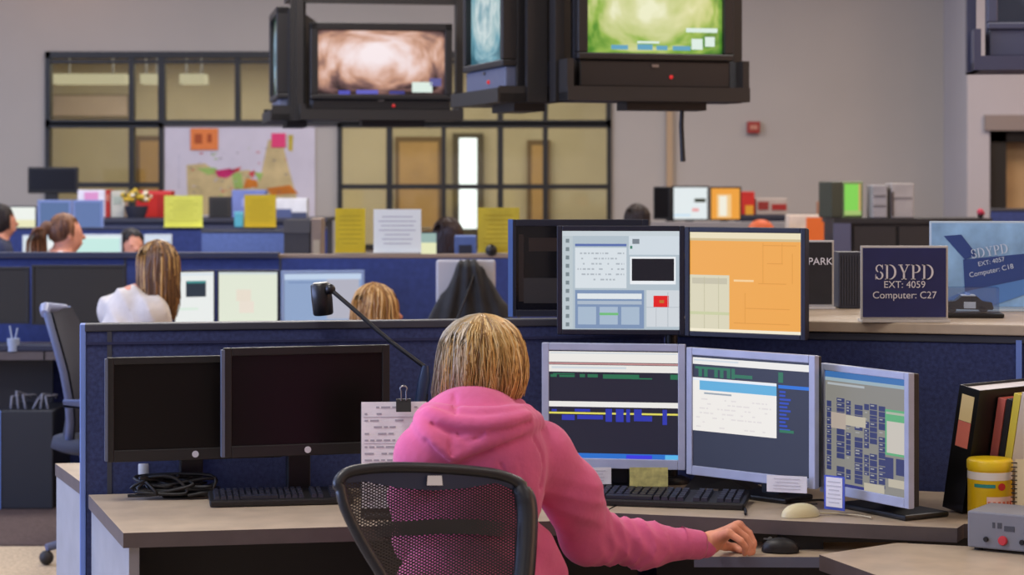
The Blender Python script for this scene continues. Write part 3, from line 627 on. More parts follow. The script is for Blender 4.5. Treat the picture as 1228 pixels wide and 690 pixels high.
for tx, sz, dz in (('EXT: 4057', .018, .006), ('Computer: C18', .02, -.02)):
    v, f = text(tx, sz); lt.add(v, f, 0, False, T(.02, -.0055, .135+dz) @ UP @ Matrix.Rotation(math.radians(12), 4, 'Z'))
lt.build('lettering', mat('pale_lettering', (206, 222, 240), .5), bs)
# toy car in a clear case ---------------------------------------------------
cx_, cy_ = XY(1160, 436)
cs = thing('display_case', 'clear display case on a black base behind the navy sign', 'case', (cx_, cy_, ZCT), math.radians(-6))
MB().box((-.095, -.045, 0), (.095, .045, .012), bev=.003).build('base', BLACK, cs)
MB().box((-.082, -.038, .012), (.082, .038, .082)).build('cover', glass('case_glass', (225, 235, 245), .16), cs)
car = thing('model_car', 'black and white toy patrol car inside the clear display case', 'toy car', (cx_, cy_, ZCT+.013), math.radians(-6))
prof = [(-.068,.010),(-.070,.026),(-.060,.030),(-.034,.032),(-.018,.046),(.022,.046),(.040,.031),(.064,.028),(.068,.014),(.066,.008)]
body = MB(); 
for sgn, mi in ((0, 0),):
    n = len(prof); vs = [(x, -.027, z) for x, z in prof]+[(x, .027, z) for x, z in prof]
    body.add(vs, [tuple(range(n)), tuple(range(2*n-1, n-1, -1))]+[((i+1)%n, i, n+i, n+(i+1)%n) for i in range(n)], 0)
body.build('body', mat('car_black', (16, 16, 18), .2), car)
MB().box((-.016, -.0275, .0455), (.020, .0275, .048)).box((-.012, -.0285, .012), (.020, -.0265, .030)).build('white_roof', WHITE, car)
MB().box((-.004, -.018, .048), (.006, .018, .053)).build('light_bar', mat('light_bar_blue', (150, 180, 240), .2), car)
for x in (-.043, .042):
    for y in (-.027, .021): MB().lathe([(.0095, 0), (.011, .002), (.011, .005), (.0095, .006)], 16, M=T(x, y, .0105, 0, -math.pi/2)).build('wheel', mat('tyre', (20, 20, 20), .8), car)
rb = MB(); rb.box((-.036, -.05, 0), (.036, .05, .165), bev=.002)
for i in range(9): rb.box((-.034+.0078*i, -.053, .01), (-.030+.0078*i, -.05, .155))
o = rb.build('file_box', mat('charcoal_file', (50, 50, 58), .5), None); o.location = (*XY(1017, 406), ZCT); tag(o, 'charcoal ribbed file box on the counter between the black and navy signs', 'file box')

# ------------------------------------------------------------------ things on the near desks
def keyboard(label, x, y, z, rz, L=.44, Wd=.15, tilt=math.radians(4)):
    t = thing('keyboard', label, 'keyboard', (x, y, z), rz)
    MB().box((-L/2, -Wd/2, 0), (L/2, Wd/2, .016), M=T(0,0,.005,0,tilt), bev=.004).build('tray_case', BLACK, t)
    b = MB(); nx = 21; ky = 5; kw = (L-.02)/nx; kh = (Wd-.03)/ky
    for j in range(ky):
        for i in range(nx):
            if i in (14, 17) : continue
            if j == 0 and 4 <= i <= 9:
                if i == 4: b.box((-L/2+.01+4*kw+.001, -Wd/2+.012, .016), (-L/2+.01+10*kw-.002, -Wd/2+.012+kh-.003, .024), M=T(0,0,.005,0,tilt))
                continue
            x0 = -L/2+.01+i*kw+.001; y0 = -Wd/2+.012+j*kh
            b.add([(x0,y0,.016),(x0+kw-.002,y0,.016),(x0+kw-.002,y0+kh-.003,.016),(x0,y0+kh-.003,.016),(x0+.002,y0+.002,.025),(x0+kw-.004,y0+.002,.025),(x0+kw-.004,y0+kh-.004,.025),(x0+.002,y0+kh-.004,.025)],
                  [(4,5,6,7),(0,1,5,4),(1,2,6,5),(2,3,7,6),(3,0,4,7)], 0, False, T(0,0,.005,0,tilt))
    b.build('keycaps', mat('key_black', (40, 42, 54), .4), t)
    return t
k1 = keyboard('black keyboard in front of the silver monitors', *onz(792, 597, .745).xy, .731, math.radians(-13))
kx, ky_ = XY(336, 474); keyboard('dark keyboard under the two switched-off monitors', kx, ky_+.01, .731, a10, L=.36, Wd=.13)
# task lamp
LB = Vector((*XY(504, 463), .73))
tl = thing('task_lamp', 'black jointed task lamp reaching over the navy divider', 'lamp', LB)
J1 = W(509, 440, 463)-LB; J2 = W(396, 347, 455)-LB; bl = mat('lamp_black', (22, 22, 26), .35)
MB().lathe([(.045, 0), (.045, .012), (.02, .02), (.014, .05)], 20).build('base', bl, tl)
MB().tube([(0,0,.02), J1*.5, J1-Vector((0,0,.07))], .010).build('pole', bl, tl)
MB().tube([J1-Vector((.012,0,.10)), J1-Vector((0,0,.03)), J1+Vector((.003,0,.003))], [.016,.016,.009]).build('grip', mat('lamp_blue_black', (38, 52, 82), .3), tl)
mid = (J1*.5+J2*.5)+Vector((0,0,-.006)); MB().tube([J1, J1*.7+J2*.3+Vector((0,0,-.006)), mid, J1*.25+J2*.75+Vector((0,0,-.002)), J2], .006).build('arm', bl, tl)
MB().ball(J2, .014, n=8).build('joint', bl, tl)
hd = W(386, 358, 453)-LB
MB().lathe([(.024, -.044), (.027, -.04), (.028, .0), (.027, .036), (.02, .042)], 20, M=T(hd.x, hd.y, hd.z, 0, math.radians(4), math.radians(-5))).build('lamp_shade', bl, tl)
MB().tube([J2, hd+Vector((.02, 0, .02))], .009).build('neck', bl, tl)
# copy holder, sheet, clip
ds = 494; hx, hy = XY(472, ds); 
dh = thing('copy_holder', 'upright black copy holder holding a printed sheet', 'holder', (hx, hy, .731), math.radians(4))
MB().box((-.08, .0, .0), (.08, .006, .272), bev=.002, M=T(0,0,0,0,math.radians(-4))).build('board', BLACK2, dh); MB().box((-.07, -.05, 0), (.07, .09, .01), bev=.003).build('base', BLACK2, dh)
ps_ = MB(); ps_.box((-.078, -.0035, .02), (.08, -.001, .277), M=T(0,0,0,0,math.radians(-4)))
sh = ps_.build('printed_sheet', WHITE, None); sh.location = (hx, hy, .731); sh.rotation_euler.z = math.radians(4); tag(sh, 'white printed form clipped to the upright copy holder', 'paper')
b = MB(); rs = random.Random(8)
for i in range(15):
    zz = .262-.016*i; x = -.07
    if i % 4 == 1: b.box((-.072, -.0045, zz-.006), (.07, -.0038, zz-.0052), M=T(0,0,0,0,math.radians(-4)))
    while x < .06:
        w = rs.uniform(.006, .022)
        if rs.random() < .62: b.box((x, -.0045, zz), (x+w, -.0038, zz+.004), M=T(0,0,0,0,math.radians(-4)))
        x += w+.005
b.build('print_lines', INK, sh)
bc = thing('binder_clip', 'black binder clip gripping the top of the printed form', 'clip', (*XY(484, 495), .731+.256), math.radians(4))
MB().add([(-.018,-.013,0),(.018,-.013,0),(.018,-.001,.03),(-.018,-.001,.03),(-.018,.018,0),(.018,.018,0),(.018,.010,.03),(-.018,.010,.03)], [(0,1,2,3),(5,4,7,6),(3,2,6,7),(0,3,7,4),(1,5,6,2)]).build('clip_body', BLACK, bc)
for yy in (-.004, .01): MB().tube([(-.006,yy,.026),(-.006,yy,.048),(-.0085,yy,.056),(-.004,yy,.061),(.004,yy,.061),(.0085,yy,.056),(.006,yy,.048),(.006,yy,.026)], .0016, 6).build('clip_handle', STEEL, bc)
# cable clutter beside the switched-off monitors
cb = MB(); rs = random.Random(4); base = onz(205, 596, .735)
for i in range(7):
    p = [base+Vector((-.09+.03*i+rs.uniform(-.03,.03), rs.uniform(-.03,.02), .006))]
    for j in range(6): p.append(base+Vector((rs.uniform(-.1,.11), rs.uniform(-.035,.03), rs.uniform(.01,.055))))
    p.append(base+Vector((.1, -.01, .006)))
    q = []
    for j in range(len(p)-1):
        for k in range(5):
            t = k/5; a, b_, c, d = p[max(j-1,0)], p[j], p[j+1], p[min(j+2,len(p)-1)]
            q.append(.5*((2*b_)+(c-a)*t+(2*a-5*b_+4*c-d)*t*t+(3*b_-a-3*c+d)*t**3))
    cb.tube(q+[p[-1]], .0045, 6)
o = cb.build('cable_tangle', CABLE, None, base); o['label'] = 'tangle of black cables on the desk under the switched-off monitors'; o['category'] = 'cables'
bt = thing('small_bottle', 'little white-topped bottle among the cables by the divider', 'bottle', (*onz(172, 590, .73).xy, .731))
MB().lathe([(.013, 0), (.015, .004), (.015, .035), (.012, .042)], 16).build('body', mat('bottle_blue', (120, 130, 160), .3), bt); MB().lathe([(.017, .04), (.017, .07), (.016, .074)], 16).build('cap', mat('cap_white', (190, 198, 212), .4), bt)
# notes near the silver monitors
def note(label, px0, px1, py0, py1, s, m, border=None, tilt=0, rz=0, prints=4, cat='note', name='paper_note'):
    x0 = (px0-CX)/s; x1 = (px1-CX)/s; z0 = CZ-(py1-HY)/s; z1 = CZ-(py0-HY)/s; t = thing(name, label, cat, ((x0+x1)/2, F/s, z0), rz); w, h = x1-x0, z1-z0
    M = T(0,0,0,0,tilt); MB().box((-w/2, 0, 0), (w/2, .002, h), M=M).build('sheet', border or m, t)
    if border: MB().box((-w/2+.006, -.001, .007), (w/2-.006, 0, h-.004), M=M).build('paper', m, t)
    b = MB(); rs = random.Random(int(px0))
    for i in range(prints):
        zz = h*(.2+.6*i/max(1, prints-1)); k = rs.uniform(.25, .38)*w; b.box((-k, -.0016, zz), (k, -.0012, zz+h*.04), M=M)
    b.build('print_lines', mat('faint_ink', (200, 200, 206), .8) if m is WHITE else mat('olive_ink', (150, 146, 84), .8), t); return t
note('white paper strip taped below the dispatch screen by the sleeve', 690, 733, 561, 581, 462.5, WHITE, cat='label')
note('pale yellow patterned card propped behind the keyboard', 755, 801, 561, 584, 468, mat('pale_yellow_card', (196, 192, 120), .7, var=.12, scale=60), prints=0, cat='card', name='card')
note('white paper strip taped to the lower edge of the monitor with the white window', 919, 968, 571, 591, 484, WHITE, rz=math.radians(-20), cat='label')
note('white note in a blue sleeve hung on the corner of the small monitor', 986, 1015, 571, 612, 492, WHITE, border=mat('blue_sleeve', (70, 90, 190), .4), rz=math.radians(-42), prints=6)
mz = onz(960, 620, .73)
cm = thing('computer_mouse', 'cream computer mouse on the desk by the small monitor', 'mouse', (mz.x, mz.y, .731), math.radians(-70))
b = MB(); N = 14; vs = []; fs = []
for i in range(N+1):
    for k in range(2*N):
        t = math.pi/2*i/N; p = math.pi*k/N; vs.append((.027*math.cos(t)*math.cos(p), .05*math.cos(t)*math.sin(p), .032*math.sin(t)**.8))
for i in range(N):
    for k in range(2*N): fs.append((i*2*N+k, i*2*N+(k+1)%(2*N), (i+1)*2*N+(k+1)%(2*N), (i+1)*2*N+k))
b.add(vs, fs, 0, True); b.build('shell', mat('cream_plastic', (222, 212, 168), .4), cm)
MB().box((-.001, .012, .026), (.001, .046, .030)).build('button_gap', BLACK2, cm)
MB().tube([(0,.048,.006),(.02,.10,.004),(.06,.13,.004),(.10,.14,.004)], .0022, 6).build('cord', mat('cream_cord', (190, 180, 150), .5), cm)
mz = onz(937, 664, .66)
bm_ = thing('computer_mouse', 'black computer mouse on the low tray beyond the fingertips', 'mouse', (mz.x, mz.y+.02, .661), math.radians(80))
MB().add([(x*.85, y*.9, z*1.05) for x, y, z in vs], fs, 0, True).build('shell', BLACK, bm_); MB().lathe([(.006, -.004), (.006, .004)], 12, M=T(0, .024, .028, 0, 0, math.pi/2)).build('scroll_wheel', mat('grey_wheel', (90, 96, 96), .4), bm_)
MB().box((-.001, -.02, .0275), (.001, .04, .031)).build('button_gap', mat('grey_gap', (90, 92, 96), .4), bm_)
# loose leads
def lead(label, pts, r=.003, m=CABLE):
    q = []
    p = [Vector(v) for v in pts]
    for j in range(len(p)-1):
        for k in range(6):
            t = k/6; a, b_, c, d = p[max(j-1,0)], p[j], p[j+1], p[min(j+2,len(p)-1)]
            q.append(.5*((2*b_)+(c-a)*t+(2*a-5*b_+4*c-d)*t*t+(3*b_-a-3*c+d)*t**3))
    o = MB().tube(q+[p[-1]], r, 6).build('cable', m, None, p[0]); tag(o, label, 'cable'); return o
g = lambda px, py, z=.735: onz(px, py, z)
lead('black lead looping behind the keyboard toward the desk edge', [g(850,585), g(868,592), g(884,604), g(893,610), g(894,617)], .0035)
lead('black lead lying between the two wider silver monitors', [g(905,588), g(925,598), g(950,602), g(985,600), g(1010,606)], .003)
dvc = thing('cable_box', 'small black device with a wedge top behind the keyboard', 'device', (*g(866, 590, .73).xy, .731), math.radians(-18))
MB().add([(-.10,-.05,0),(.11,-.05,0),(.11,.06,0),(-.10,.06,0),(-.06,-.02,.05),(.02,-.02,.035),(.02,.05,.045),(-.06,.05,.055)], [(0,1,5,4),(1,2,6,5),(2,3,7,6),(3,0,4,7),(4,5,6,7),(3,2,1,0)]).build('body', BLACK2, dvc)
MB().box((-.05, -.045, .004), (.0, -.042, .012)).build('port', STEEL, dvc)
# canister, notebook, binders, control box
zz = onz(1187, 622, .73); cn_ = thing('wipes_canister', 'yellow wipes canister with white label behind the grey control box', 'canister', (zz.x, zz.y, .731), math.radians(10))
r_ = .053; YC = mat('canister_yellow', (236, 196, 12), .35)
MB().lathe([(r_-.003, 0), (r_, .004), (r_, .128)], 40).build('body', YC, cn_)
MB().lathe([(r_+.001, .128), (r_+.002, .132), (r_+.002, .150), (r_-.002, .155), (r_-.02, .156)], 40).build('lid', mat('lid_yellow', (240, 204, 30), .35), cn_)
def band(name, z0, z1, a0, a1, m, rr=r_+.0008):
    b = MB(); n = 24; vs = [(rr*math.cos(math.radians(a0+(a1-a0)*i/n)), rr*math.sin(math.radians(a0+(a1-a0)*i/n)), z) for z in (z0, z1) for i in range(n+1)]
    b.add(vs, [(i, i+1, n+2+i, n+1+i) for i in range(n)], 0, True); b.build(name, m, cn_)
band('white_band', .104, .124, 0, 360, mat('label_white', (236, 230, 220), .4)); band('teal_band', .085, .094, 205, 262, mat('label_teal', (40, 140, 130), .4))
band('white_label', .03, .062, 240, 330, mat('label_pale', (240, 206, 190), .4)); 
b = MB()
for i in range(6): 
    a = math.radians(246+13*i); b.box((-.003, -.0006, .034), (.003, .0006, .05), M=T((r_+.0014)*math.cos(a), (r_+.0014)*math.sin(a), 0, a+math.pi/2))
b.build('label_lettering', mat('label_letter', (226, 120, 90), .5), cn_)
a = math.radians(279); MB().lathe([(.0095, 0), (.0095, .001)], 20, M=T((r_+.0006)*math.cos(a), (r_+.0006)*math.sin(a), .088, a+math.pi/2, math.pi/2)).build('red_emblem', mat('emblem_red', (200, 40, 40), .4), cn_)
cn_.scale = (1, 1, .93)
def book(name, label, cat, px, s, rz, w, d, h, lean, cover, pages=None, spine=None):
    x, y = XY(px, s); t = thing(name, label, cat, (x, y, .731+w*math.sin(lean)), rz); M = T(0,0,0,0,0,lean)      # spine faces -y, leans in the x direction
    MB().box((0, 0, 0), (w, .004, h), M=M).box((0, .004, 0), (.003, d, h), M=M).box((w-.003, .004, 0), (w, d, h), M=M).build('cover', cover, t)
    MB().box((.004, .006, .004), (w-.004, d-.006, h-.006), M=M).build('pages', pages or WHITE, t)
    if spine:
        for (z0, z1, m) in spine: MB().box((w*.2, -.0012, z0), (w*.8, 0, z1), M=M).build('spine_label', m, t)
    return t
ln = math.radians(10); rzb = math.radians(-50); k_ = .0
book('ring_binder', 'black ring binder with cream and pink spine label, leaning beside the small monitor', 'binder', 1130, 486, rzb, .062, .27, .31, ln, mat('binder_black', (18, 17, 19), .4), spine=[(.225, .29, mat('spine_cream', (228, 206, 150), .6)), (.16, .224, mat('spine_pink', (212, 116, 100), .6))])
for i, (lab, nm, w, d, h, c, pg) in enumerate([
    ('red-pink folder leaning against the black binder', 'folder', .022, .17, .285, (206, 110, 104), (226, 190, 180)),
    ('thin black folder between the pink folder and the yellow-edged pad', 'folder', .016, .17, .285, (36, 36, 44), (60, 60, 70)),
    ('white pad with a yellow edge leaning in the row of folders', 'pad', .02, .17, .30, (222, 206, 80), (230, 224, 210)),
    ('thick cream paper stack leaning in the row of folders', 'paper_stack', .045, .17, .30, (214, 200, 186), (226, 216, 204)),
    ('white folder outermost in the row of folders', 'folder', .03, .17, .27, (226, 226, 230), (232, 232, 236))]):
    off = [.066, .091, .110, .133, .181][i]; x, y = XY(1130, 486); x += off*math.cos(rzb)/math.cos(ln)-.07*math.sin(rzb); y += off*math.sin(rzb)/math.cos(ln)+.07*math.cos(rzb); s = F/y
    book(nm, lab, {'folder': 'folder', 'pad': 'notepad', 'paper_stack': 'paper'}[nm], CX+x*s, s, rzb, w, d, h, ln, mat('cover_%d' % i, c, .55), mat('pages_%d' % i, pg, .7))
nbx = thing('spiral_notebook', 'small cream spiral notebook behind the yellow canister', 'notebook', (*XY(1243, 504), .731), math.radians(-15))
MB().box((-.05, 0, 0), (.06, .012, .15), M=T(0,0,0,0,math.radians(-8))).build('pages', mat('notebook_cream', (222, 204, 160), .7), nbx)
for i in range(14): MB().tube([(-.05+.007*math.cos(t)-.002, .006+.01*math.sin(t), .008+.0102*i) for t in np.linspace(0, 2*math.pi, 11)[:-1]], .0014, 5, closed=True, M=T(0,0,0,0,math.radians(-8))).build('spiral_ring', BLACK, nbx)
cbx = thing('control_box', 'grey metal radio control box with a red button', 'control box', (*onz(1160, 660, .694).xy, .695), math.radians(-32))
bw, bd, bh = .30, .15, .09; GREYB = mat('box_grey', (128, 130, 138), .5, var=.03, scale=8)
MB().box((0, 0, .006), (bw, bd, bh), bev=.004).build('case', GREYB, cbx)
for x in (.02, bw-.02):
    for y in (.02, bd-.02): MB().lathe([(.01, 0), (.01, .007)], 12, M=T(x, y, 0)).build('rubber_foot', BLACK2, cbx)
for x, r, m in ((.045, .006, BLACK), (.085, .011, mat('button_red', (205, 60, 70), .4)), (.13, .006, BLACK)): MB().lathe([(r, 0), (r, .006), (r*.8, .009)], 16, M=T(x, .002, .028, 0, math.pi/2)).build('button', m, cbx)
MB().box((.06, -.001, .055), (.066, .003, .068)).box((.072, -.001, .055), (.082, .003, .068)).box((.088, -.001, .05), (.112, .003, .062)).build('panel_marks', mat('mark_grey', (74, 76, 84), .6), cbx)
# ------------------------------------------------------------------ mesh office chair in front
def weave(name, rgb, scale, cover):
    m = bpy.data.materials.new(name); m.use_nodes = True; nt = m.node_tree; b = nt.nodes['Principled BSDF']; L = nt.links.new
    b.inputs['Base Color'].default_value = lin(rgb); b.inputs['Roughness'].default_value = .6
    tc = nt.nodes.new('ShaderNodeTexCoord'); outs = []
    for ry in (.5, -.5):
        mp = nt.nodes.new('ShaderNodeMapping'); mp.inputs['Rotation'].default_value = (0, ry, 0)
        w = nt.nodes.new('ShaderNodeTexWave'); w.bands_direction = 'Z'; w.inputs['Scale'].default_value = scale
        L(tc.outputs['Object'], mp.inputs['Vector']); L(mp.outputs[0], w.inputs['Vector']); outs.append(w)
    mx = nt.nodes.new('ShaderNodeMath'); mx.operation = 'MAXIMUM'; L(outs[0].outputs['Fac'], mx.inputs[0]); L(outs[1].outputs['Fac'], mx.inputs[1])
    gt = nt.nodes.new('ShaderNodeMath'); gt.operation = 'GREATER_THAN'; gt.inputs[1].default_value = cover; L(mx.outputs[0], gt.inputs[0])
    L(gt.outputs[0], b.inputs['Alpha']); return m
def sc(px, py): return 602-25*(px-402)/238+9*(py-560)/130
CB_ = Vector((-.15, 4.62, 0))
ch = thing('office_chair', 'black mesh-backed office chair holding the person in the pink hoodie', 'chair', CB_)
out = [(404,586),(405,573),(416,563),(440,558.5),(475,557),(520,558),(565,561),(600,566),(622,575),(634,590),(638,612),(637,650),(632,700),(618,745),(565,768),(505,764),(480,735),(455,690),(428,645),(410,608)]
def smooth_loop(p, n=4):
    r = []
    for j in range(len(p)):
        a, b, c, d = (Vector(p[(j+i) % len(p)]) for i in (-1, 0, 1, 2))
        for k in range(n):
            t = k/n; r.append(.5*((2*b)+(c-a)*t+(2*a-5*b+4*c-d)*t*t+(3*b-a-3*c+d)*t**3))
    return r
op = smooth_loop([(x, y, 0) for x, y in out]); P3 = lambda x, y, dy=0: W(x, y, sc(x, y))-CB_+Vector((0, dy, 0))
ring = [P3(p.x+(5 if p.x < 520 else -6)*(1 if 580 < p.y < 740 else .3), p.y+4) for p in op]
FRM = mat('chair_frame', (34, 36, 42), .35)
bk_ = MB().tube(ring, [.0115+.011*max(0, min(1, (p.x-560)/60))*max(0, min(1, (p.y-572)/20)) for p in op], 10, closed=True).build('back_frame', FRM, ch)
cxm, cym = 525, 650; mb = MB(); K = 8; vs = []
for k in range(K+1):
    for p in op: vs.append(P3(cxm+(p.x-cxm)*k/K*.975, cym+(p.y-cym)*k/K*.975, .03*(1-(k/K)**2)))
n = len(op); mb.add(vs, [(k*n+i, k*n+(i+1)%n, (k+1)*n+(i+1)%n, (k+1)*n+i) for k in range(K) for i in range(n)], 0, True)
mb.build('back_mesh', weave('chair_weave', (24, 25, 31), 62, .4), ch)
up_ = [(412,574),(430,566),(475,564),(520,565),(565,567),(598,572),(618,582)]; dn = [(416,580),(436,578),(478,586),(520,589),(560,586),(594,580),(616,588)]
mb = MB(); vs = [P3(x, y, -.004) for x, y in up_]+[P3(x, y, .004) for x, y in dn]; mb.add(vs, [(7+i, 7+i+1, i+1, i) for i in range(6)], 0, True)
mb.build('top_pad', mat('pad_blue', (44, 54, 82), .5), ch)
mb = MB(); a, b = P3(512, 582, -.006), P3(531, 582, -.006); c, d = P3(530, 570, -.009), P3(513, 570, -.009); mb.add([a, b, c, d], [(0,1,2,3)], 0)
mb.build('sticker', mat('sticker_white', (226, 232, 240), .5), ch)
mb = MB(); ly = [(452,628),(490,626),(530,624),(570,624),(606,628)]; vs = [P3(x, y, .012) for x, y in ly]+[P3(x-2, y+18, .012) for x, y in ly]; mb.add(vs, [(5+i, 6+i, i+1, i) for i in range(4)], 0, True)
mb.build('lumbar_band', weave('lumbar_weave', (28, 30, 36), 62, .3), ch)
yaw = math.radians(-17); M0 = Matrix.Rotation(yaw, 4, 'Z')
sb = MB(); N = 24; vs = []
for r, z in ((0, .445), (.8, .445), (.97, .437), (1.0, .425), (.95, .41), (0, .40)):
    for i in range(N):
        t = 2*math.pi*i/N; k = (abs(math.cos(t))**3.2+abs(math.sin(t))**3.2)**(-1/3.2); vs.append((.25*r*k*math.cos(t), .06+.235*r*k*math.sin(t), z))
sb.add(vs, [(j*N+i, j*N+(i+1)%N, (j+1)*N+(i+1)%N, (j+1)*N+i) for j in range(5) for i in range(N)], 0, True, M0)
sb.build('seat', mat('seat_black', (30, 31, 36), .7), ch)
for s in (-1, 1):
    arm = MB().tube([(s*.24,-.08,.42),(s*.30,-.10,.46),(s*.305,-.10,.60)], .014, M=M0).build('arm_post', FRM, ch)
    MB().box((s*.305-.04, -.17, .60), (s*.305+.04, .05, .625), bev=.01, M=M0).build('arm_pad', mat('arm_pad_dark', (40, 38, 38), .6), ch)
MB().tube([P3(560, 762), Vector((.0, -.1, .40)), Vector((0, 0, .38))], .025).build('back_bracket', FRM, ch)
MB().lathe([(.11, .36), (.09, .42)], 20).build('tilt_housing', BLACK2, ch); MB().tube([(0,0,.08),(0,0,.38)], .026, 14).build('gas_column', STEEL, ch)
st = MB()
for i in range(5):
    t = 2*math.pi*i/5+.3; e = Vector((math.cos(t)*.31, math.sin(t)*.31, .075)); st.tube([(0,0,.11), e*.5+Vector((0,0,.055)), e], [.03,.022,.016])
st.build('star_base', FRM, ch)
for i in range(5):
    t = 2*math.pi*i/5+.3; MB().lathe([(.024, -.02), (.029, -.014), (.029, .014), (.024, .02)], 14, M=T(math.cos(t)*.31, math.sin(t)*.31, .03, t, 0, math.pi/2)).build('caster', BLACK2, ch)

# ------------------------------------------------------------------ the person in pink
fd_ = Vector((.32, .947, 0)); rt = Vector((.947, -.32, 0))               # where she faces, and her right
hips = Vector((-.09, 4.70, .57)); ORI = Vector((-.1, 4.7, 0))
chest = W(566, 562, 556); upback = W(574, 518, 551); neck = W(580, 486, 547); hc = W(580, 434, 544)
Ls, Rs = W(513, 548, 566), W(646, 546, 547)
Re, Rw = W(704, 641, 530), W(838, 654, 520)
Le, Lw = Vector((-.205, 4.84, .745)), Vector((-.06, 5.05, .79))
Rot = np.array([[rt.x, fd_.x, 0], [rt.y, fd_.y, 0], [0, 0, 1]])
kneeR, kneeL = Vector((.13, 5.06, .50)), Vector((-.08, 5.12, .50)); footR, footL = Vector((.16, 5.03, .07)), Vector((-.07, 5.12, .07))
B = Body((-.42, 4.36, -.01), (.62, 5.48, 1.30), .0046)
B.ell(hc+Vector((0,0,.018)), (.072, .088, .085), Rot, .02); B.ell(hc+fd_*.03+Vector((0,0,-.045)), (.055, .062, .062), Rot, .03)          # skull, jaw
B.cap(hc+fd_*.092+Vector((0,0,.0)), hc+fd_*.108+Vector((0,0,-.022)), .008, .012, .012)                                               # nose
for s in (-1, 1):
    B.ell(hc+rt*.030*s+fd_*.083+Vector((0,0,.012)), (.013, .010, .009), Rot, .006); B.ell(hc+rt*.073*s+fd_*-.005+Vector((0,0,-.01)), (.008, .017, .028), Rot, .006)
B.cap(hc+rt*-.018+fd_*.090+Vector((0,0,-.052)), hc+rt*.018+fd_*.090+Vector((0,0,-.052)), .006, .006, .006); B.cap(hc+rt*-.016+fd_*.089+Vector((0,0,-.061)), hc+rt*.016+fd_*.089+Vector((0,0,-.061)), .007, .007, .005)
B.chain([hc+Vector((0,0,-.06)), neck, upback], [.05, .052, .08], .03)
B.ell(chest, (.13, .085, .16), Rot, .05); B.ell(hips+Vector((0,0,.03)), (.14, .10, .11), Rot, .06); B.cap(chest, hips, .09, .10, .05)
B.chain([upback, Rs, Re, Rw], [.06, .05, .037, .026], .025); B.chain([upback, Ls, Le, Lw], [.06, .05, .037, .026], .025)
for hp, kn, ft in ((hips+rt*.085, kneeR, footR), (hips-rt*.085, kneeL, footL)):
    B.chain([hp+Vector((0,0,-.03)), kn, ft], [.075, .052, .036], .03); B.cap(ft+Vector((0,0,-.03)), ft+fd_*.15+Vector((0,0,-.04)), .032, .026, .02)
# right hand: palm, four fingers arched down to the tray, thumb under the palm
Pm = lambda x, y, s: W(x, y, s+8)
kn_ = [Pm(886,630,499), Pm(884,631,505), Pm(880,634.5,511), Pm(874,639.5,517)]
B.chain([Rw, Pm(850,652,511)], [.026, .024], .015)
for q, r in zip(kn_, (.0125, .0125, .0120, .0110)): B.cap(Pm(852,651,510), q, .020, r, .012)
mids = [Pm(898,640,498), Pm(897,641,504), Pm(894,645,511), Pm(888,649,518)]; tips = [Pm(902,661,499), Pm(902,663,505), Pm(899,664,511), Pm(893,664.5,517)]
for i in range(4):
    m2 = mids[i]*.42+tips[i]*.58+Vector((.006,0,.002)); r = (.0098, .0100, .0095, .0085)[i]
    B.chain([kn_[i], mids[i], m2, tips[i]], [r*1.12, r, r*.93, r*.82], .0035)
B.chain([Pm(856,652,503), Pm(870,655,496), Pm(881,657,494), Pm(889,660.5,496)], [.014, .0115, .0098, .0085], .006)
# left hand resting near the keyboard, hidden in front of her
lp = Lw+fd_*.05+Vector((0,0,.0)); B.cap(Lw, lp, .026, .022, .012)
for i in range(4):
    q = lp+rt*(.026-.018*i)+fd_*.03; B.chain([lp+rt*(.018-.012*i), q, q+fd_*.035+Vector((0,0,-.004)), q+fd_*(.058-.004*abs(i-1))+Vector((0,0,-.016))], [.012, .0095, .009, .0078], .004)
B.chain([Lw+rt*.02, lp+rt*.045+fd_*.0, lp+rt*.055+fd_*.035], [.014, .011, .0085], .006)
person = B.build('person', SKIN, None, tuple(ORI), smooth=1)
tag(person, 'person in pink hooded sweatshirt with blond bob, seated with one hand on the tray', 'person')
def fabric_pink():
    m = mat('pink_fleece', (216, 104, 150), .9, var=.05, scale=9, bump=.3, bscale=30, spec=.1)
    b = m.node_tree.nodes['Principled BSDF']; b.inputs['Sheen Weight'].default_value = .2; b.inputs['Sheen Roughness'].default_value = .5
    return m
PINK = fabric_pink()
H = Body((-.46, 4.36, .50), (.52, 5.25, 1.16), .0055)
H.ell(chest+Vector((0,-.0,-.01)), (.160, .118, .19), Rot, .05); H.ell(hips+Vector((0,0,.07)), (.172, .13, .11), Rot, .07); H.cap(chest, hips+Vector((0,0,.05)), .122, .13, .06)
H.ell(upback+Vector((0,0,-.045)), (.140, .095, .075), Rot, .05)
cuff = Rw+(Re-Rw)*-.06
H.chain([upback+Vector((.03,0,-.055)), Rs, Rs*.5+Re*.5+Vector((.016,-.01,.008)), Re+Vector((.004,0,-.004)), Re*.5+Rw*.5+Vector((0,0,-.012)), Re*.16+Rw*.84+Vector((0,0,-.002))], [.075, .070, .066, .062, .051, .036], .03)
H.cap(Re*.16+Rw*.84, cuff, .031, .029, .012)
H.chain([upback+Vector((-.03,0,-.055)), Ls, Ls*.5+Le*.5+Vector((-.010,-.01,0)), Le, Le*.5+Lw*.5, Lw+(Le-Lw)*.12], [.075, .066, .062, .056, .045, .034], .03)
H.cap(W(652, 690, 545), W(640, 660, 550), .055, .05, .05)
def onback(x, y, off=0):                       # nearest point of the back under a pixel, pushed out by off
    for k in range(700):
        Y = 4.38+k*.0010; p = W(x, y, F/Y); q = [int(round((p[i]-H.lo[i])/H.vox)) for i in range(3)]
        if all(0 <= q[i] < H.F.shape[i] for i in range(3)) and H.F[q[0], q[1], q[2]] < 0: return p-Vector((0, off, 0))
    return W(x, y, 560)
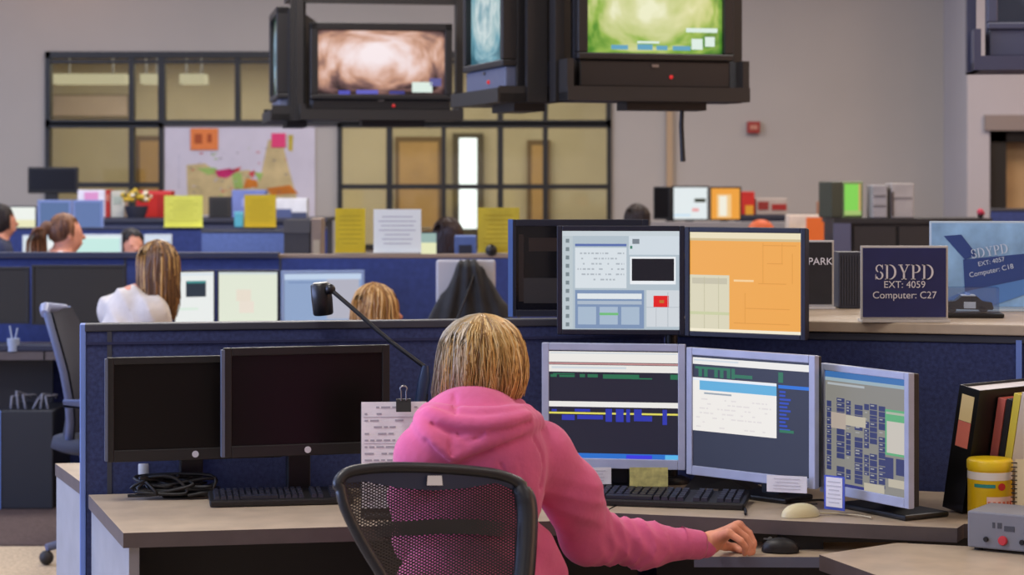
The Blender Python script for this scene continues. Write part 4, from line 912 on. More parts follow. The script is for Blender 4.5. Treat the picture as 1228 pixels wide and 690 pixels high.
H.cap(neck+Vector((0,0,-.05)), neck+Vector((0,0,-.01)), .085, .070, .04)
# collar of the hood standing round the neck
for i in range(16):
    t = math.radians(-205+230*i/16); t2 = math.radians(-205+230*(i+1)/16)
    q = [neck+rt*.076*math.cos(a)+fd_*.074*math.sin(a)+Vector((0,0,-.012+.018*math.sin(a))) for a in (t, t2)]
    H.cap(q[0], q[1], .019, .019, .014); H.cap(q[0]-Vector((0,0,.035)), q[1]-Vector((0,0,.035)), .026, .026, .02)
# hood laid down on the back: pouch hanging to a point, rolled upper edge, creases
edge = [(503,506),(509,518),(522,534),(541,549),(560,541),(585,531),(612,521),(632,514),(646,508)]
topl = [(512,493),(518,495),(527,496),(541,498),(558,499),(580,499),(604,498),(622,496),(634,494)]
def dense(p, n):
    return [(p[i][0]+(p[i+1][0]-p[i][0])*k/n, p[i][1]+(p[i+1][1]-p[i][1])*k/n) for i in range(len(p)-1) for k in range(n)]+[p[-1]]
edge0 = edge; edge = dense(edge, 3); topl = dense(topl, 3)
E3 = [onback(x, y, .009) for x, y in edge]; T3 = [onback(x, y, .010) for x, y in topl]
def calm(q):
    for _ in range(6): q = [q[0]]+[Vector((q[i].x, (q[i-1].y+q[i].y*2+q[i+1].y)/4, q[i].z)) for i in range(1, len(q)-1)]+[q[-1]]
    return q
E3 = calm(E3); T3 = calm(T3)
for i in range(len(edge)):
    er = .0125 if 0 < i < len(edge)-1 else .008; H.cap(T3[i], E3[i], .019 if 0 < i < len(edge)-1 else .011, er, .012)
    if i: H.cap(E3[i-1], E3[i], .0125, .0125, .005); H.cap((T3[i-1]+E3[i-1])/2, (T3[i]+E3[i])/2, .0175, .0175, .012); H.cap((T3[i-1]+E3[i-1]*3)/4, (T3[i]+E3[i]*3)/4, .0145, .0145, .012)
roll = [(512,493),(520,500),(536,507),(560,510),(590,510),(616,506),(634,498)]
roll = dense(roll, 3); R3 = [onback(x, y, -.002) for x, y in roll]
for _ in range(8): R3 = [R3[0]]+[(R3[i-1]+R3[i]*2+R3[i+1])/4 for i in range(1, len(R3)-1)]+[R3[-1]]
for i in range(len(roll)-1): H.cap(R3[i], R3[i+1], .0085+.0045*min(1, i/4, (len(roll)-1-i)/4), .0085+.0045*min(1, (i+1)/4, (len(roll)-2-i)/4), .012)
def crease(pts, r=.004, off=.0):
    q = calm([onback(x, y, off) for x, y in dense(pts, max(3, int(24/len(pts))))])
    for i in range(len(q)-1): H.cap(q[i], q[i+1], r, r, .004, cut=True)
crease([(x, y+10) for x, y in edge0[1:-1]], .0055); crease([(518,509),(536,516),(560,519),(590,519),(616,515),(636,507)], .0055, .001)
crease([(541,520),(541,530),(541,546)], .0045); crease([(541,522),(530,517),(522,515)], .004); crease([(548,521),(560,530),(572,526),(580,520)], .0045); crease([(544,472),(546,484),(546,497)], .0055)
crease([(640,526),(650,543),(653,562),(648,584)], .006); crease([(654,552),(664,540)], .003); crease([(600,556),(608,572)], .004); crease([(622,552),(626,570)], .003)
H.cap(neck+Vector((0,0,-.01)), neck+Vector((0,0,.10)), .052, .062, .01, cut=True)
ax = (Rw-Re).normalized()
def folds(X, Y, Z):
    t = (X-Re.x)*ax.x+(Y-Re.y)*ax.y+(Z-Re.z)*ax.z; lat = (Z-Re.z)
    w = np.exp(-((t-.10)/.10)**2)*np.clip((t+.03)/.06, 0, 1)*np.clip((.27-t)/.05, 0, 1); s1 = np.sin(t*92-lat*58+4*np.sin(lat*26)); s2 = np.sin(t*58+lat*64+1.2)
    return w*(.0085*(np.abs(s1)**.7-.6)+.005*(np.abs(s2)**.8-.6))
H.ripple(Re+Vector((-.08,-.15,-.12)), Rw+Vector((.0,.15,.12)), folds)
def upper(X, Y, Z):
    w = np.exp(-((Z-.82)/.07)**2)*np.clip((X-.04)/.05, 0, 1)*np.clip((.24-X)/.05, 0, 1)*np.clip((.975-Z)/.04, 0, 1); return w*.006*(np.abs(np.sin(X*26+Z*44+2*np.sin(Z*22)))**.7-.6)
H.ripple((.02, 4.5, .70), (.26, 5.0, .99), upper)
def back(X, Y, Z):
    w = np.exp(-((Z-.72)/.12)**2); return -w*.0055*np.sin(Z*70+X*18+3*np.sin(X*14))*np.clip((Y-4.36)/.05, 0, 1)*np.clip((.07-X)/.05, 0, 1)
H.ripple((-.3, 4.4, .52), (.07, 4.72, 1.0), back)
H.build('hoodie', PINK, person, tuple(ORI), smooth=2)
b = MB(); d = (Rw-Re).normalized(); side = d.cross(Vector((0,0,1))).normalized(); upv = side.cross(d)
p = []
for z, r in ((-.045, .036), (-.030, .033), (.004, .031), (.010, .0285), (.004, .026)):
    for i in range(40):
        t = 2*math.pi*i/40; rr = r*(1+.025*(i % 2)); p.append(Rw+d*z+side*math.cos(t)*rr+upv*math.sin(t)*rr*1.05)
b.add(p, [(j*40+i, j*40+(i+1)%40, (j+1)*40+(i+1)%40, (j+1)*40+i) for j in range(4) for i in range(40)], 0, True); b.build('cuff', PINK, person, ORI)
TR = Body((-.36, 4.44, .06), (.34, 5.28, .74), .009)
TR.ell(hips, (.165, .13, .12), Rot, .06)
for hp, kn, ft in ((hips+rt*.085, kneeR, footR), (hips-rt*.085, kneeL, footL)): TR.chain([hp+Vector((0,0,-.02)), kn, ft+Vector((0,0,.06))], [.092, .068, .062], .04)
TR.build('trousers', mat('trousers_dark', (40, 42, 56), .85, var=.08, scale=40), person, tuple(ORI))
for ft in (footR, footL):
    S = Body(tuple(ft+Vector((-.12,-.12,-.08))), tuple(ft+Vector((.2,.26,.06))), .007)
    S.cap(ft+Vector((0,0,-.022)), ft+fd_*.16+Vector((0,0,-.03)), .045, .038, .02); S.ell(ft+fd_*.06+Vector((0,0,-.05)), (.045, .14, .02), Rot, .01)
    S.build('shoe', mat('shoe_black', (28, 26, 28), .5), person, tuple(ORI))
# blond bob
def bob(parent, origin, hc, fdv, rtv, outline, n, cols, rad, front=.35, seed=2, wob=.004, m=None, name='hair', depth=1.05, nseg=13):
    """outline: (height above head centre, half width on her left, half width on her right) from crown to tips"""
    rs = random.Random(seed); zs = [o[0] for o in outline]; lines = []; cc = []
    def wid(z, side):
        for (z0, l0, r0), (z1, l1, r1) in zip(outline, outline[1:]):
            if z1 <= z <= z0:
                t = (z0-z)/(z0-z1); return (l0+(l1-l0)*t) if side < 0 else (r0+(r1-r0)*t)
        return outline[-1][1] if side < 0 else outline[-1][2]
    for i in range(n):
        phi = rs.uniform(-math.pi, math.pi)                       # 0 = right, pi/2 = front, -pi/2 = back
        fr = math.sin(phi)
        zend = zs[-1]+rs.uniform(-.006, .016)+(.07+.05*rs.random() if fr > .55 else 0)+.012*max(0, math.cos(phi))
        shade = rs.uniform(.82, .985); clump = math.sin(phi*9+1.3)*.5+math.sin(phi*23)*.3; ln = []
        z_start = zs[0]-rs.random()**2*.035
        for j in range(nseg):
            t = j/(nseg-1); tt = t**1.5 if z_start > zs[0]-.02 else t; z = z_start+(zend-z_start)*tt
            ph = phi+.10*math.sin(3*t+i)+.05*clump*t
            w = wid(z, math.cos(ph)); w_av = (wid(z, -1)+wid(z, 1))/2
            k = shade+.02*math.sin(i*1.7+t*5)-.05*max(0, t-.85)/.15*rs.random()
            p = hc+rtv*(w*math.cos(ph)*k)+fdv*((w_av*depth*math.sin(ph)-.012)*k)+Vector((0,0,z))
            p += Vector((rs.uniform(-1,1), rs.uniform(-1,1), 0))*wob*t*.5; ln.append(p)
        lines.append(ln); base = cols(phi, rs, rs.random()); cc.append(base)
    return strands(name, lines, cc, rad, m or colmat('hair_locks', .42, .4), parent, origin)
def blond(phi, rs, r):
    c = math.cos(phi)+.25*math.sin(phi*5)
    if r < .12: a = (150, 112, 66) if c > -.3 else (138, 120, 96)
    elif r < .50: a = (222, 184, 118) if c > -.3 else (206, 188, 158)
    elif r < .80: a = (194, 152, 86) if c > -.3 else (178, 160, 132)
    else: a = (230, 204, 150) if c > -.2 else (214, 206, 194)
    k = .90+.16*math.sin(phi*7+.6)*math.sin(phi*3.1)+.05*math.sin(phi*17)+(.06 if c > .2 else 0); a = tuple(min(255, v*k) for v in a)
    return lin(a)
ol = [(.106,.006,.006),(.102,.030,.030),(.090,.060,.058),(.070,.082,.080),(.040,.096,.096),(.0,.103,.103),(-.035,.106,.102),(-.062,.112,.096),(-.086,.112,.088)]
sh_ = Body(tuple(hc-Vector((.16,.16,.14))), tuple(hc+Vector((.16,.16,.13))), .006)
sh_.ell(hc+Vector((0,0,.012))-fd_*.012, (.093, .094, .085), Rot, .02); sh_.ell(hc+Vector((0,0,-.035))-fd_*.03, (.092, .070, .055), Rot, .03)
sh_.ell(hc+fd_*.115+Vector((0,0,-.055)), (.075, .06, .085), Rot, .01, cut=True)
hair_cap = sh_.build('hair_cap', mat('hair_under', (186, 150, 96), .6, var=.2, scale=60), person, tuple(ORI))
bob(person, ORI, hc, fd_, rt, ol, 2600, blond, .0021, seed=5)
# ------------------------------------------------------------------ second row of workstations
Z = Vector((0,0,1))
YR2 = F/238; X2 = lambda px: (px-CX)/238
def straight(label, x0, x1, y, h, **k): return divider(label, Vector((x0, y, 0)), Vector((1,0,0)), Vector((0,1,0)), x1-x0, h, **k)
D3 = straight('long navy divider of the second row, under the pale and yellow cards', X2(-120), X2(1000), YR2, 1.172, fab=NAVY2, cap=mat('dull_tan_cap', (150, 130, 112), .5), seams=[X2(150)-X2(-120), X2(336)-X2(-120), X2(622)-X2(-120)], ends=False)
MB().box((X2(-90)-X2(-120), -.04, 1.155), (X2(334)-X2(-120), .09, 1.18)).build('dark_cap', mat('navy_cap', (44, 48, 72), .6), D3)
d2y = YR2-.62
desk('desk', 'tan desk of the second row holding two switched-off monitors', [(-3.2, d2y), (X2(84)*1.0, d2y), (X2(84), YR2-.01), (-3.2, YR2-.01)], .73, th=.04, legs=[(-3.0, d2y+.1)], panels=[(-3.1, d2y+.3, X2(80), d2y+.3, DARKP)])
desk('desk', 'tan desk of the second row holding the lit white monitors', [(X2(86), d2y), (X2(470), d2y), (X2(470), YR2-.01), (X2(86), YR2-.01)], .73, th=.04, legs=[(X2(460), d2y+.1), (X2(140), d2y+.1)])
monitor('switched-off monitor of the second row with a thin grey edge', (38,246), (151,246), 1.131, .84, mat('dark_screen_far', (38, 36, 33), .4), frame=BLACK2, bez=.014)
monitor('switched-off monitor of the second row cut off by the frame', (-74,246), (35,246), 1.122, .845, mat('dark_screen_far', (38, 36, 33), .4), frame=BLACK2, bez=.014)
wgr = scr(232,236,234)
monitor('bright white monitor with a small dark window beside the long-haired person', (208,247), (258,245), 1.105, .80, wgr, [(.28,.15,.8,.42,scr(38,52,66)),(.3,.15,.8,.19,scr(60,140,140)),(.1,.6,.6,.64,scr(216,232,220)),(.05,.02,1,.06,scr(216,226,232))], frame=NB, bez=.008)
monitor('pale green-white monitor between the bright white one and the blue one', (260,245), (335,245), 1.105, .80, scr(224,230,212), [(.3,.3,.55,.5,scr(230,220,204)),(.35,.5,.6,.7,scr(232,222,208)),(0,0,1,.04,scr(206,216,216))], frame=NB, bez=.010)
monitor('blue-grey lit monitor behind the lamp shade', (337,245), (437,243), 1.101, .79, scr(142,164,200), [(0,0,1,.1,scr(190,208,232)),(.55,.1,.97,.8,scr(176,176,190)),(.05,.14,.5,.16,scr(112,136,180))], frame=mat('pale_blue_bezel', (150, 176, 220), .4), bez=.016)
# keyboard and papers on the dark desk
kb = MB().box((-.17, -.06, 0), (.17, .06, .03), bev=.006).build('keyboard', mat('navy_black_key', (34, 38, 58), .5), None, (0,0,0)); kb.location = (*XY(30, 251), .731); tag(kb, 'dark keyboard on the second-row desk beneath the switched-off monitors', 'keyboard')
pen = MB().lathe([(.028, 0), (.03, .06)], 14).tube([(0,0,.02),(.02,0,.11)], .004).tube([(0,0,.02),(-.02,.01,.12)], .004).build('pen_cup', mat('cup_pale', (150, 160, 180), .5), None, (0,0,0)); pen.location = (*XY(16, 252), .731); tag(pen, 'small pale pen cup at the front of the second-row desk', 'cup')
tw = thing('computer_tower', 'black computer tower on the floor under the second-row desk', 'computer', (*XY(36, 254), .006))
MB().box((-.12, -.1, 0), (.13, .3, .46), bev=.006).build('case', mat('tower_black', (34, 36, 42), .5), tw); MB().box((-.125, -.104, 0), (-.115, -.09, .46)).build('edge_strip', TRIMBLUE, tw)
b = MB(); rs = random.Random(9)
for i in range(6): b.tube([(-.09+.035*i, 0, .46), (-.08+.035*i+rs.uniform(-.02,.02), -.02, .50+rs.uniform(0,.05)), (-.06+.035*i, .05, .52), (-.05+.03*i, .1, .5)], .006, 6)
o = b.build('cable_tangle', mat('cable_grey', (120, 120, 130), .5), None); o.location = tw.location; tag(o, 'grey cables and plugs on top of the black computer tower', 'cables')
# office chair beside the near divider
o2 = Vector((*XY(100, 293), 0)); oc = thing('office_chair', 'blue-grey office chair seen side on at the near divider end', 'chair', o2)
CBL = mat('chair_blue_grey', (84, 94, 126), .45); CPK = mat('chair_edge_highlight', (130, 140, 176), .35)  # top edge highlight painted in as a paler rail colour
prof = [W(60,373,292)-o2, W(66,388,292)-o2, W(74,412,292)-o2, W(82,440,292)-o2, W(87,470,292)-o2, W(88,500,292)-o2, W(84,522,292)-o2]
mb = MB(); vs = []
for i, p in enumerate(prof):
    wd_ = (.19,.22,.235,.24,.23,.21,.17)[i]
    for k in range(9):
        y = (k/8-.5)*2; vs.append(p+Vector((.055*(1-abs(y)**2)*-1+.03, y*wd_, 0)))
vs2 = [v+Vector((.022,0,.004)) for v in vs]; nn = len(vs)
mb.add(vs+vs2, [(i*9+k, i*9+k+1, (i+1)*9+k+1, (i+1)*9+k) for i in range(6) for k in range(8)]+[(nn+i*9+k, nn+(i+1)*9+k, nn+(i+1)*9+k+1, nn+i*9+k+1) for i in range(6) for k in range(8)], 0, True)
mb.build('backrest', mat('chair_mesh_far', (52, 56, 70), .6), oc)
fr = [prof[0]+Vector((.02,-.20,0)), prof[0]+Vector((-.02,0,.012)), prof[0]+Vector((.02,.20,0))]
MB().tube(fr, [.016,.024,.016]).build('top_rail', CPK, oc)
for s in (-1, 1): MB().tube([p+Vector((.03, s*(.2,.225,.24,.245,.235,.21,.17)[i], 0)) for i, p in enumerate(prof)], .016).build('back_frame', CBL, oc)
MB().lathe([(.2, .44), (.25, .46), (.24, .50), (.0, .51)], 24, M=T(.12, 0, 0)).build('seat', mat('seat_far', (44, 48, 64), .8), oc)
MB().tube([prof[-1]+Vector((.03,0,0)), Vector((.0,0,.42)), Vector((.12,0,.42))], .022).build('back_bracket', CBL, oc)
for s in (-1, 1): MB().tube([(.12, s*.26, .44), (.12, s*.29, .64), (-.02, s*.29, .66), (.24, s*.29, .66)], .017).build('armrest', CBL, oc)
MB().tube([(.12,0,.08),(.12,0,.44)], .026, 12).build('gas_column', STEEL, oc)
st = MB()
for i in range(5): t = 2*math.pi*i/5; st.tube([(.12,0,.11), (.12+.29*math.cos(t), .29*math.sin(t), .07)], [.028,.016])
st.build('star_base', CBL, oc)
for i in range(5): t = 2*math.pi*i/5; MB().ball((.12+.29*math.cos(t), .29*math.sin(t), .03), .03, n=6).build('caster', BLACK2, oc)
# cards standing on the second-row divider
def card(label, px0, px1, py0, py1, s, z, m, ink, n=7, group=None):
    h = z+0; w = (px1-px0)/s; hh = (py1-py0)/s
    t = sign('desk_card', label, (px0+px1)/2, s, z, w, hh, m, None, print_=(n, ink), group=group, cat='card'); return t
YCl = mat('yellow_ochre_paper', (206, 180, 30), .7, var=.06, scale=8)
card('ochre yellow card on the second-row divider beside the white card', 402, 438, 250, 303, 237, 1.178, YCl, YINK)
card('white card standing on the second-row divider between two yellow ones', 448, 505, 252, 304, 237, 1.178, mat('white_card', (232, 238, 232), .7), INK)
card('yellow card on the second-row divider, next to the glossy dark monitor', 573, 623, 251, 305, 237, 1.178, mat('yellow_tan_card', (196, 176, 48), .7, var=.1, scale=8), YINK)
ball = MB().ball((0,0,.018), (.03,.03,.03), n=10).lathe([(.028, 0), (.022, .012)], 16).build('webcam', BLACK, None); ball.location = (*XY(589, 237.5), 1.174); ball.location.y -= .02; tag(ball, 'small round black webcam before the yellow card on the divider', 'webcam')
# jacket over a chair ------------------------------------------------------
s_ = 232.0; jc = W(561, 350, s_); jb = Vector((jc.x, jc.y, 0)); jb.y = 10.18
s_ = F/jb.y; jc = W(561, 350, s_); jb.x = jc.x
oc3 = thing('office_chair', 'chair draped with the black jacket, only grey corners of its top showing', 'chair', jb)
MB().box((-.15, .02, .60), (.13, .05, CZ-(312-HY)/s_-.0), bev=.012).build('backrest', mat('pale_grey_chair', (186, 186, 192), .5), oc3)
MB().box((-.24, .04, .44), (.24, .5, .50), bev=.02).build('seat', BLACK2, oc3); MB().tube([(0,.25,.08),(0,.25,.45)], .026, 12).build('gas_column', STEEL, oc3); MB().tube([(0,.05,.62),(0,.05,.46),(0,.2,.45)], .02).build('back_bracket', BLACK2, oc3)
st = MB()
for i in range(5): t = 2*math.pi*i/5; st.tube([(0,.25,.11), (.29*math.cos(t), .25+.29*math.sin(t), .035)], [.028,.03])
st.build('star_base', BLACK2, oc3)
J = Body(tuple(jb+Vector((-.36,-.22,.5))), tuple(jb+Vector((.42,.2,1.2))), .011)
top_ = W(561, 318, s_); 
J.chain([W(556,320,s_), W(566,319,s_)], [.032,.034], .03)
for k in range(7):
    bx = 508+18*k; J.cap(W(553+3*k, 326, s_)+Vector((0,-.01,0)), W(bx, 400, s_)+Vector((0,-.02-.02*(k % 2),-.1)), .03, .055, .03)
J.ripple(tuple(jb+Vector((-.36,-.22,.5))), tuple(jb+Vector((.42,.2,1.2))), lambda X, Y, Zz: -.008*np.sin((X-jb.x)*60/(1.35-np.clip(Zz, .5, 1.2))*.55+2)+0*Y)
J.chain([W(585,345,s_), W(600,372,s_), W(612,400,s_)], [.03,.035,.04], .03)
jk = J.build('jacket', mat('jacket_black', (30, 30, 32), .75, var=.15, scale=20), None, tuple(jb)); tag(jk, 'black jacket hung over a chair back against the blue divider', 'jacket')
MB().tube([W(571,322,s_)-jb+Vector((0,-.035,0)), W(563,345,s_)-jb+Vector((0,-.075,0)), W(548,384,s_)-jb+Vector((0,-.11,0))], .006).build('zip', mat('zip_black', (12, 12, 13), .3), jk)

# ------------------------------------------------------------------ people farther off
def far_person(label, hx, hy, s, ang, style, haircol, shirt, hh=1.0, skin=SKIN2, shift=0, sw=.17, seed=1):
    hc = W(hx, hy, s); a = math.radians(ang); fd = Vector((math.sin(a), math.cos(a), 0)); rt_ = Vector((math.cos(a), -math.sin(a), 0)); v = .0125
    R = np.array([[rt_.x, fd.x, 0], [rt_.y, fd.y, 0], [0, 0, 1]]); org = Vector((hc.x, hc.y, 0))-fd*.1; dz = hc.z
    SX = Vector((shift, 0, 0)); neck_ = hc-Z*.115-fd*.02+SX*.4; sh = neck_-Z*.07-fd*.03+SX*.6; hip = Vector((hc.x, hc.y, .56))-fd*.13+SX; chs = sh*.6+hip*.4
    shL, shR = sh-rt_*sw-Z*.02, sh+rt_*sw-Z*.02; eL, eR = shL+fd*.08-Z*.24-rt_*.03, shR+fd*.08-Z*.24+rt_*.03; wL, wR = eL+fd*.22+rt_*.06+Z*.06, eR+fd*.22-rt_*.06+Z*.06
    kL, kR = hip+fd*.42-rt_*.1-Z*.05, hip+fd*.42+rt_*.1-Z*.05; fL, fR = Vector((kL.x, kL.y, .06)), Vector((kR.x, kR.y, .06))
    lo = Vector((min(p[i] for p in (hc, eL, eR, wL, wR, kL, kR, hip, fL, fR)) for i in range(3)))-Vector((.22,.22,.07)); hi = Vector((max(p[i] for p in (hc, eL, eR, wL, wR, kL, kR, hip)) for i in range(3)))+Vector((.22,.22,.16))
    lo.z = -.01
    q = Body(tuple(lo), tuple(hi), v)
    q.ell(hc+Z*.012, (.072, .09, .092), R, .02); q.ell(hc+fd*.03-Z*.05, (.054, .06, .058), R, .03); q.cap(hc+fd*.09, hc+fd*.11-Z*.02, .010, .014, .014)
    for s_ in (-1, 1): q.ell(hc+rt_*.03*s_+fd*.084+Z*.012, (.013, .011, .010), R, .006); q.ell(hc+rt_*.074*s_-Z*.01, (.012, .018, .028), R, .008)
    q.cap(hc-rt_*.018+fd*.088-Z*.055, hc+rt_*.018+fd*.088-Z*.055, .011, .011, .008)
    q.chain([hc-Z*.06, neck_, sh], [.048, .05, .07], .03); q.cap(sh, chs, .10, .115, .05); q.cap(chs, hip, .115, .13, .05)
    for a_ in ((shL, eL, wL), (shR, eR, wR)):
        q.chain([sh, *a_], [.06, .05, .04, .028], .03); q.cap(a_[2], a_[2]+fd*.09-Z*.01, .028, .018, .02)
        for k in range(4): q.cap(a_[2]+fd*.08+rt_*(.024-.016*k), a_[2]+fd*.15+rt_*(.03-.02*k)-Z*.02, .010, .0085, .005)
        q.cap(a_[2]+fd*.04, a_[2]+fd*.09+rt_*(.05 if a_[2] is wL else -.05), .012, .009, .006)
    for k_, f_ in ((kL, fL), (kR, fR)): q.chain([hip, k_, f_], [.09, .06, .04], .04); q.cap(f_-Z*.015, f_+fd*.14-Z*.02, .038, .03, .02)
    p = q.build('person', skin, None, tuple(org)); tag(p, label, 'person')
    t = Body(tuple(lo), tuple(hi), v)
    t.cap(sh-Z*.03, chs, .118, .135, .05); t.cap(chs, hip, .135, .15, .05); t.chain([sh, shL, eL, eL*.15+wL*.85], [.09, .07, .058, .045], .04); t.chain([sh, shR, eR, eR*.15+wR*.85], [.09, .07, .058, .045], .04)
    t.cap(neck_-Z*.045, neck_-Z*.03, .062, .060, .03)
    t.ripple(tuple(lo), tuple(hi), lambda X, Y, Zz: .013*(np.abs(np.sin((X-hc.x)*38+(Zz-sh.z)*16+(Y-hc.y)*12))**.7-.6))
    t.build('shirt', shirt, p, tuple(org))
    t = Body(tuple(lo), tuple(hi), v)
    for k_, f_ in ((kL, fL), (kR, fR)): t.chain([hip, k_, f_+Z*.06], [.125, .078, .062], .04)
    t.build('trousers', mat('trousers_far', (44, 46, 58), .85), p, tuple(org))
    for f_ in (fL, fR):
        e = Body(tuple(f_-Vector((.25,.25,.07))), tuple(f_+Vector((.25,.25,.08))), .0125); e.cap(f_-Z*.012, f_+fd*.15-Z*.018, .05, .042, .02); e.ell(f_+fd*.06-Z*.05, (.05, .13, .02), R, .01); e.build('shoe', mat('shoe_black', (28, 26, 28), .5), p, tuple(org))
    hm = mat('hair_under_'+style+str(seed), haircol(random.Random(1), .3, True), .6)
    c = Body(tuple(hc-Vector((.22,.22,.5))), tuple(hc+Vector((.22,.22,.17))), .009)
    c.ell(hc+Z*.020-fd*.014, (.078, .088, .088), R, .02)
    if style == 'ponytail': c.ell(hc-fd*.115+Z*.045, (.028, .03, .03), R, .02); c.chain([hc-fd*.115+Z*.05, hc-fd*.155-Z*.01, hc-fd*.165-Z*.10, hc-fd*.15-Z*.17], [.025, .032, .03, .012], .02)
    elif style == 'long': c.chain([hc-fd*.03+Z*.01, hc-fd*.05-Z*.12, hc-fd*.065-Z*.20], [.07, .058, .04], .03)
    elif style == 'crop': c.ell(hc-fd*.03-Z*.02, (.084, .075, .08), R, .02)
    else: c.ell(hc-fd*.035-Z*.035, (.088, .072, .085), R, .02)
    c.ell(hc+fd*.125-Z*.03, (.085, .072, .11), R, .01, cut=True); c.build('hair_cap', hm, p, tuple(org))
    o_ = {'long': [(.122,.006,.006),(.112,.04,.04),(.09,.07,.07),(.05,.09,.09),(0,.096,.096),(-.08,.098,.098),(-.16,.104,.104),(-.25,.085,.085)],
          'bob': [(.122,.006,.006),(.112,.04,.04),(.09,.07,.07),(.05,.09,.09),(0,.096,.096),(-.05,.10,.10),(-.11,.095,.095)],
          'crop': [(.122,.006,.006),(.112,.04,.04),(.09,.068,.068),(.05,.086,.086),(0,.09,.09),(-.06,.086,.086)],
          'ponytail': [(.122,.006,.006),(.112,.04,.04),(.09,.066,.066),(.05,.084,.084),(.0,.086,.086),(-.03,.08,.08)]}[style]
    bob(p, org, hc-fd*.0, fd, rt_, o_, 800 if style == 'long' else 400, lambda ph, r, x: lin(haircol(r, x, False)), .0052 if style == 'long' else .0045, seed=seed, depth=1.06, nseg=10)
    if style == 'ponytail':
        rs = random.Random(seed); L = []; C = []
        for i in range(70):
            ox_ = Vector((rs.gauss(0, .012), rs.gauss(0, .012), 0)); L.append([hc-fd*.10+Z*.055+ox_*.5, hc-fd*.150+Z*.03+ox_*1.4, hc-fd*.168-Z*.04+ox_*2.2, hc-fd*.168-Z*.11+ox_*2.4, hc-fd*.15-Z*(.17+rs.uniform(0,.04))+ox_*1.6]); C.append(lin(haircol(rs, rs.random(), False)))
        strands('ponytail', L, C, .0045, colmat('hair_locks'), p, org); MB().ball(hc-fd*.112+Z*.052-org, .024, n=8).build('hair_tie', mat('hair_tie_white', (220, 216, 214), .6), p)
    return p
def hc_pick(*cs):
    def f(rs, x, under): return cs[0] if under else cs[min(len(cs)-1, int(x*len(cs)))]
    return f
SHW = mat('shirt_white', (216, 208, 206), .85, var=.05, scale=12, bump=.3, bscale=20); SHB = mat('shirt_beige', (204, 196, 188), .85, var=.05, scale=12, bump=.3, bscale=20); SHN = mat('shirt_navy', (40, 44, 70), .85)
far_person('person with long light brown hair and pale shirt facing the bright white monitor', 192, 320, 262, 42, 'long', hc_pick((104,72,42),(150,106,60),(120,84,50),(206,166,104),(90,62,38)), SHB, shift=-.085, sw=.145, seed=3)
far_person('person with sandy blond hair, top of the head over the divider near the lamp', 452, 376, 300, 55, 'bob', hc_pick((150,110,62),(190,146,86),(172,128,72),(214,176,120),(140,98,56)), SHN, seed=4)
far_person('person with brown ponytail and white top seen in profile beyond the second row', 79, 281, 207, 62, 'ponytail', hc_pick((92,58,38),(124,82,54),(104,66,44),(140,96,66)), SHW, seed=6)
far_person('dark-haired person bending forward beyond the second row beside the long-haired one', 158, 296, 180, 150, 'crop', hc_pick((34,28,30),(44,36,36),(30,26,28)), SHN, seed=8)
far_person('dark-haired person at the edge of the frame before a yellowish screen', 2, 266, 176, 60, 'crop', hc_pick((36,28,28),(50,38,34)), SHN, seed=9)
far_person('person with dark brown hair seen from behind between the white and yellow cards', 537, 284, 195, 5, 'long', hc_pick((50,34,30),(66,46,38),(58,40,34)), SHN, seed=12)
far_person('dark-haired person, crown of the head just over the raised monitors', 764, 266, 178, 0, 'crop', hc_pick((44,34,32),(56,42,38)), SHN, seed=14)

# ------------------------------------------------------------------ third row and the clutter before the back wall
s3 = 165.0; YR3 = F/s3; X3 = lambda px: (px-CX)/s3; ZT3 = CZ-(273-HY)/s3
D4 = straight('long dark blue divider of the third row, cards and boxes along it', X3(-60), X3(392), YR3, ZT3, fab=NAVY2, cap=mat('dark_blue_cap', (48, 52, 76), .6), ends=False, seams=[X3(280)-X3(-60)])
straight('third-row divider with pale grey cap behind the raised monitors', X3(636), X3(1000), YR3, CZ-(266-HY)/s3, fab=NAVY2, cap=mat('pale_grey_cap', (150, 146, 146), .6), ends=False, capth=.05)
straight('third-row divider of dusty blue cloth in front of the cards', X3(270), X3(395), YR3-1.2, CZ-(276-HY)/(F/(YR3-1.2)), fab=mat('dusty_blue_fabric', (92, 112, 168), .95, var=.05), cap=TRIMDARK, ends=False)
def rowdesk(label, px0, px1, s, y_extra=.7):
    x0, x1 = (px0-CX)/s, (px1-CX)/s; y = F/s; desk('desk', label, [(x0,y),(x1,y),(x1,y+y_extra),(x0,y+y_extra)], .73, legs=[(x0+.1,y+.1),(x1-.1,y+.1),(x0+.1,y+y_extra-.1),(x1-.1,y+y_extra-.1)])
rowdesk('desk beyond the second row under the mint-white screens', -20, 240, 194, .42)
mint = scr(196,232,224)
monitor('mint-white lit monitor in front of the ponytailed person', (87,190), (146,190), CZ-(281-HY)/190, .83, mint, [(0,0,1,.05,scr(226,240,238))], frame=mat('pale_bezel', (200, 210, 214), .4), bez=.01)
monitor('white lit monitor behind the ponytail', (27,190), (85,190), CZ-(282-HY)/190, .83, scr(220,230,232), [(.5,.1,.9,.6,scr(236,240,240))], frame=mat('pale_bezel', (200, 210, 214), .4), bez=.01)
monitor('pale blue lit monitor beside the bending dark-haired person', (173,190), (206,190), CZ-(281-HY)/190, .83, scr(150,170,206), [(0,0,1,.1,scr(210,220,234))], frame=mat('pale_bezel', (200, 210, 214), .4), bez=.01)
rowdesk('desk behind the third-row divider', -60, 392, 160.8, .8)
z3 = lambda py, s: CZ-(py-HY)/s
monitor('yellowish lit monitor at the edge of the frame in the third row', (5,160), (44,160), z3(247,160), .95, scr(232,230,186), [(0,0,1,.25,scr(236,240,232))], frame=NB, bez=.01)
BLM = mat('blue_bezel', (140, 160, 210), .4)
monitor('blue-grey monitor of the third row, nearer the yellowish screen', (45,160), (86,160), z3(240,160), .95, scr(88,112,156), frame=BLM, bez=.02, fw=.12)
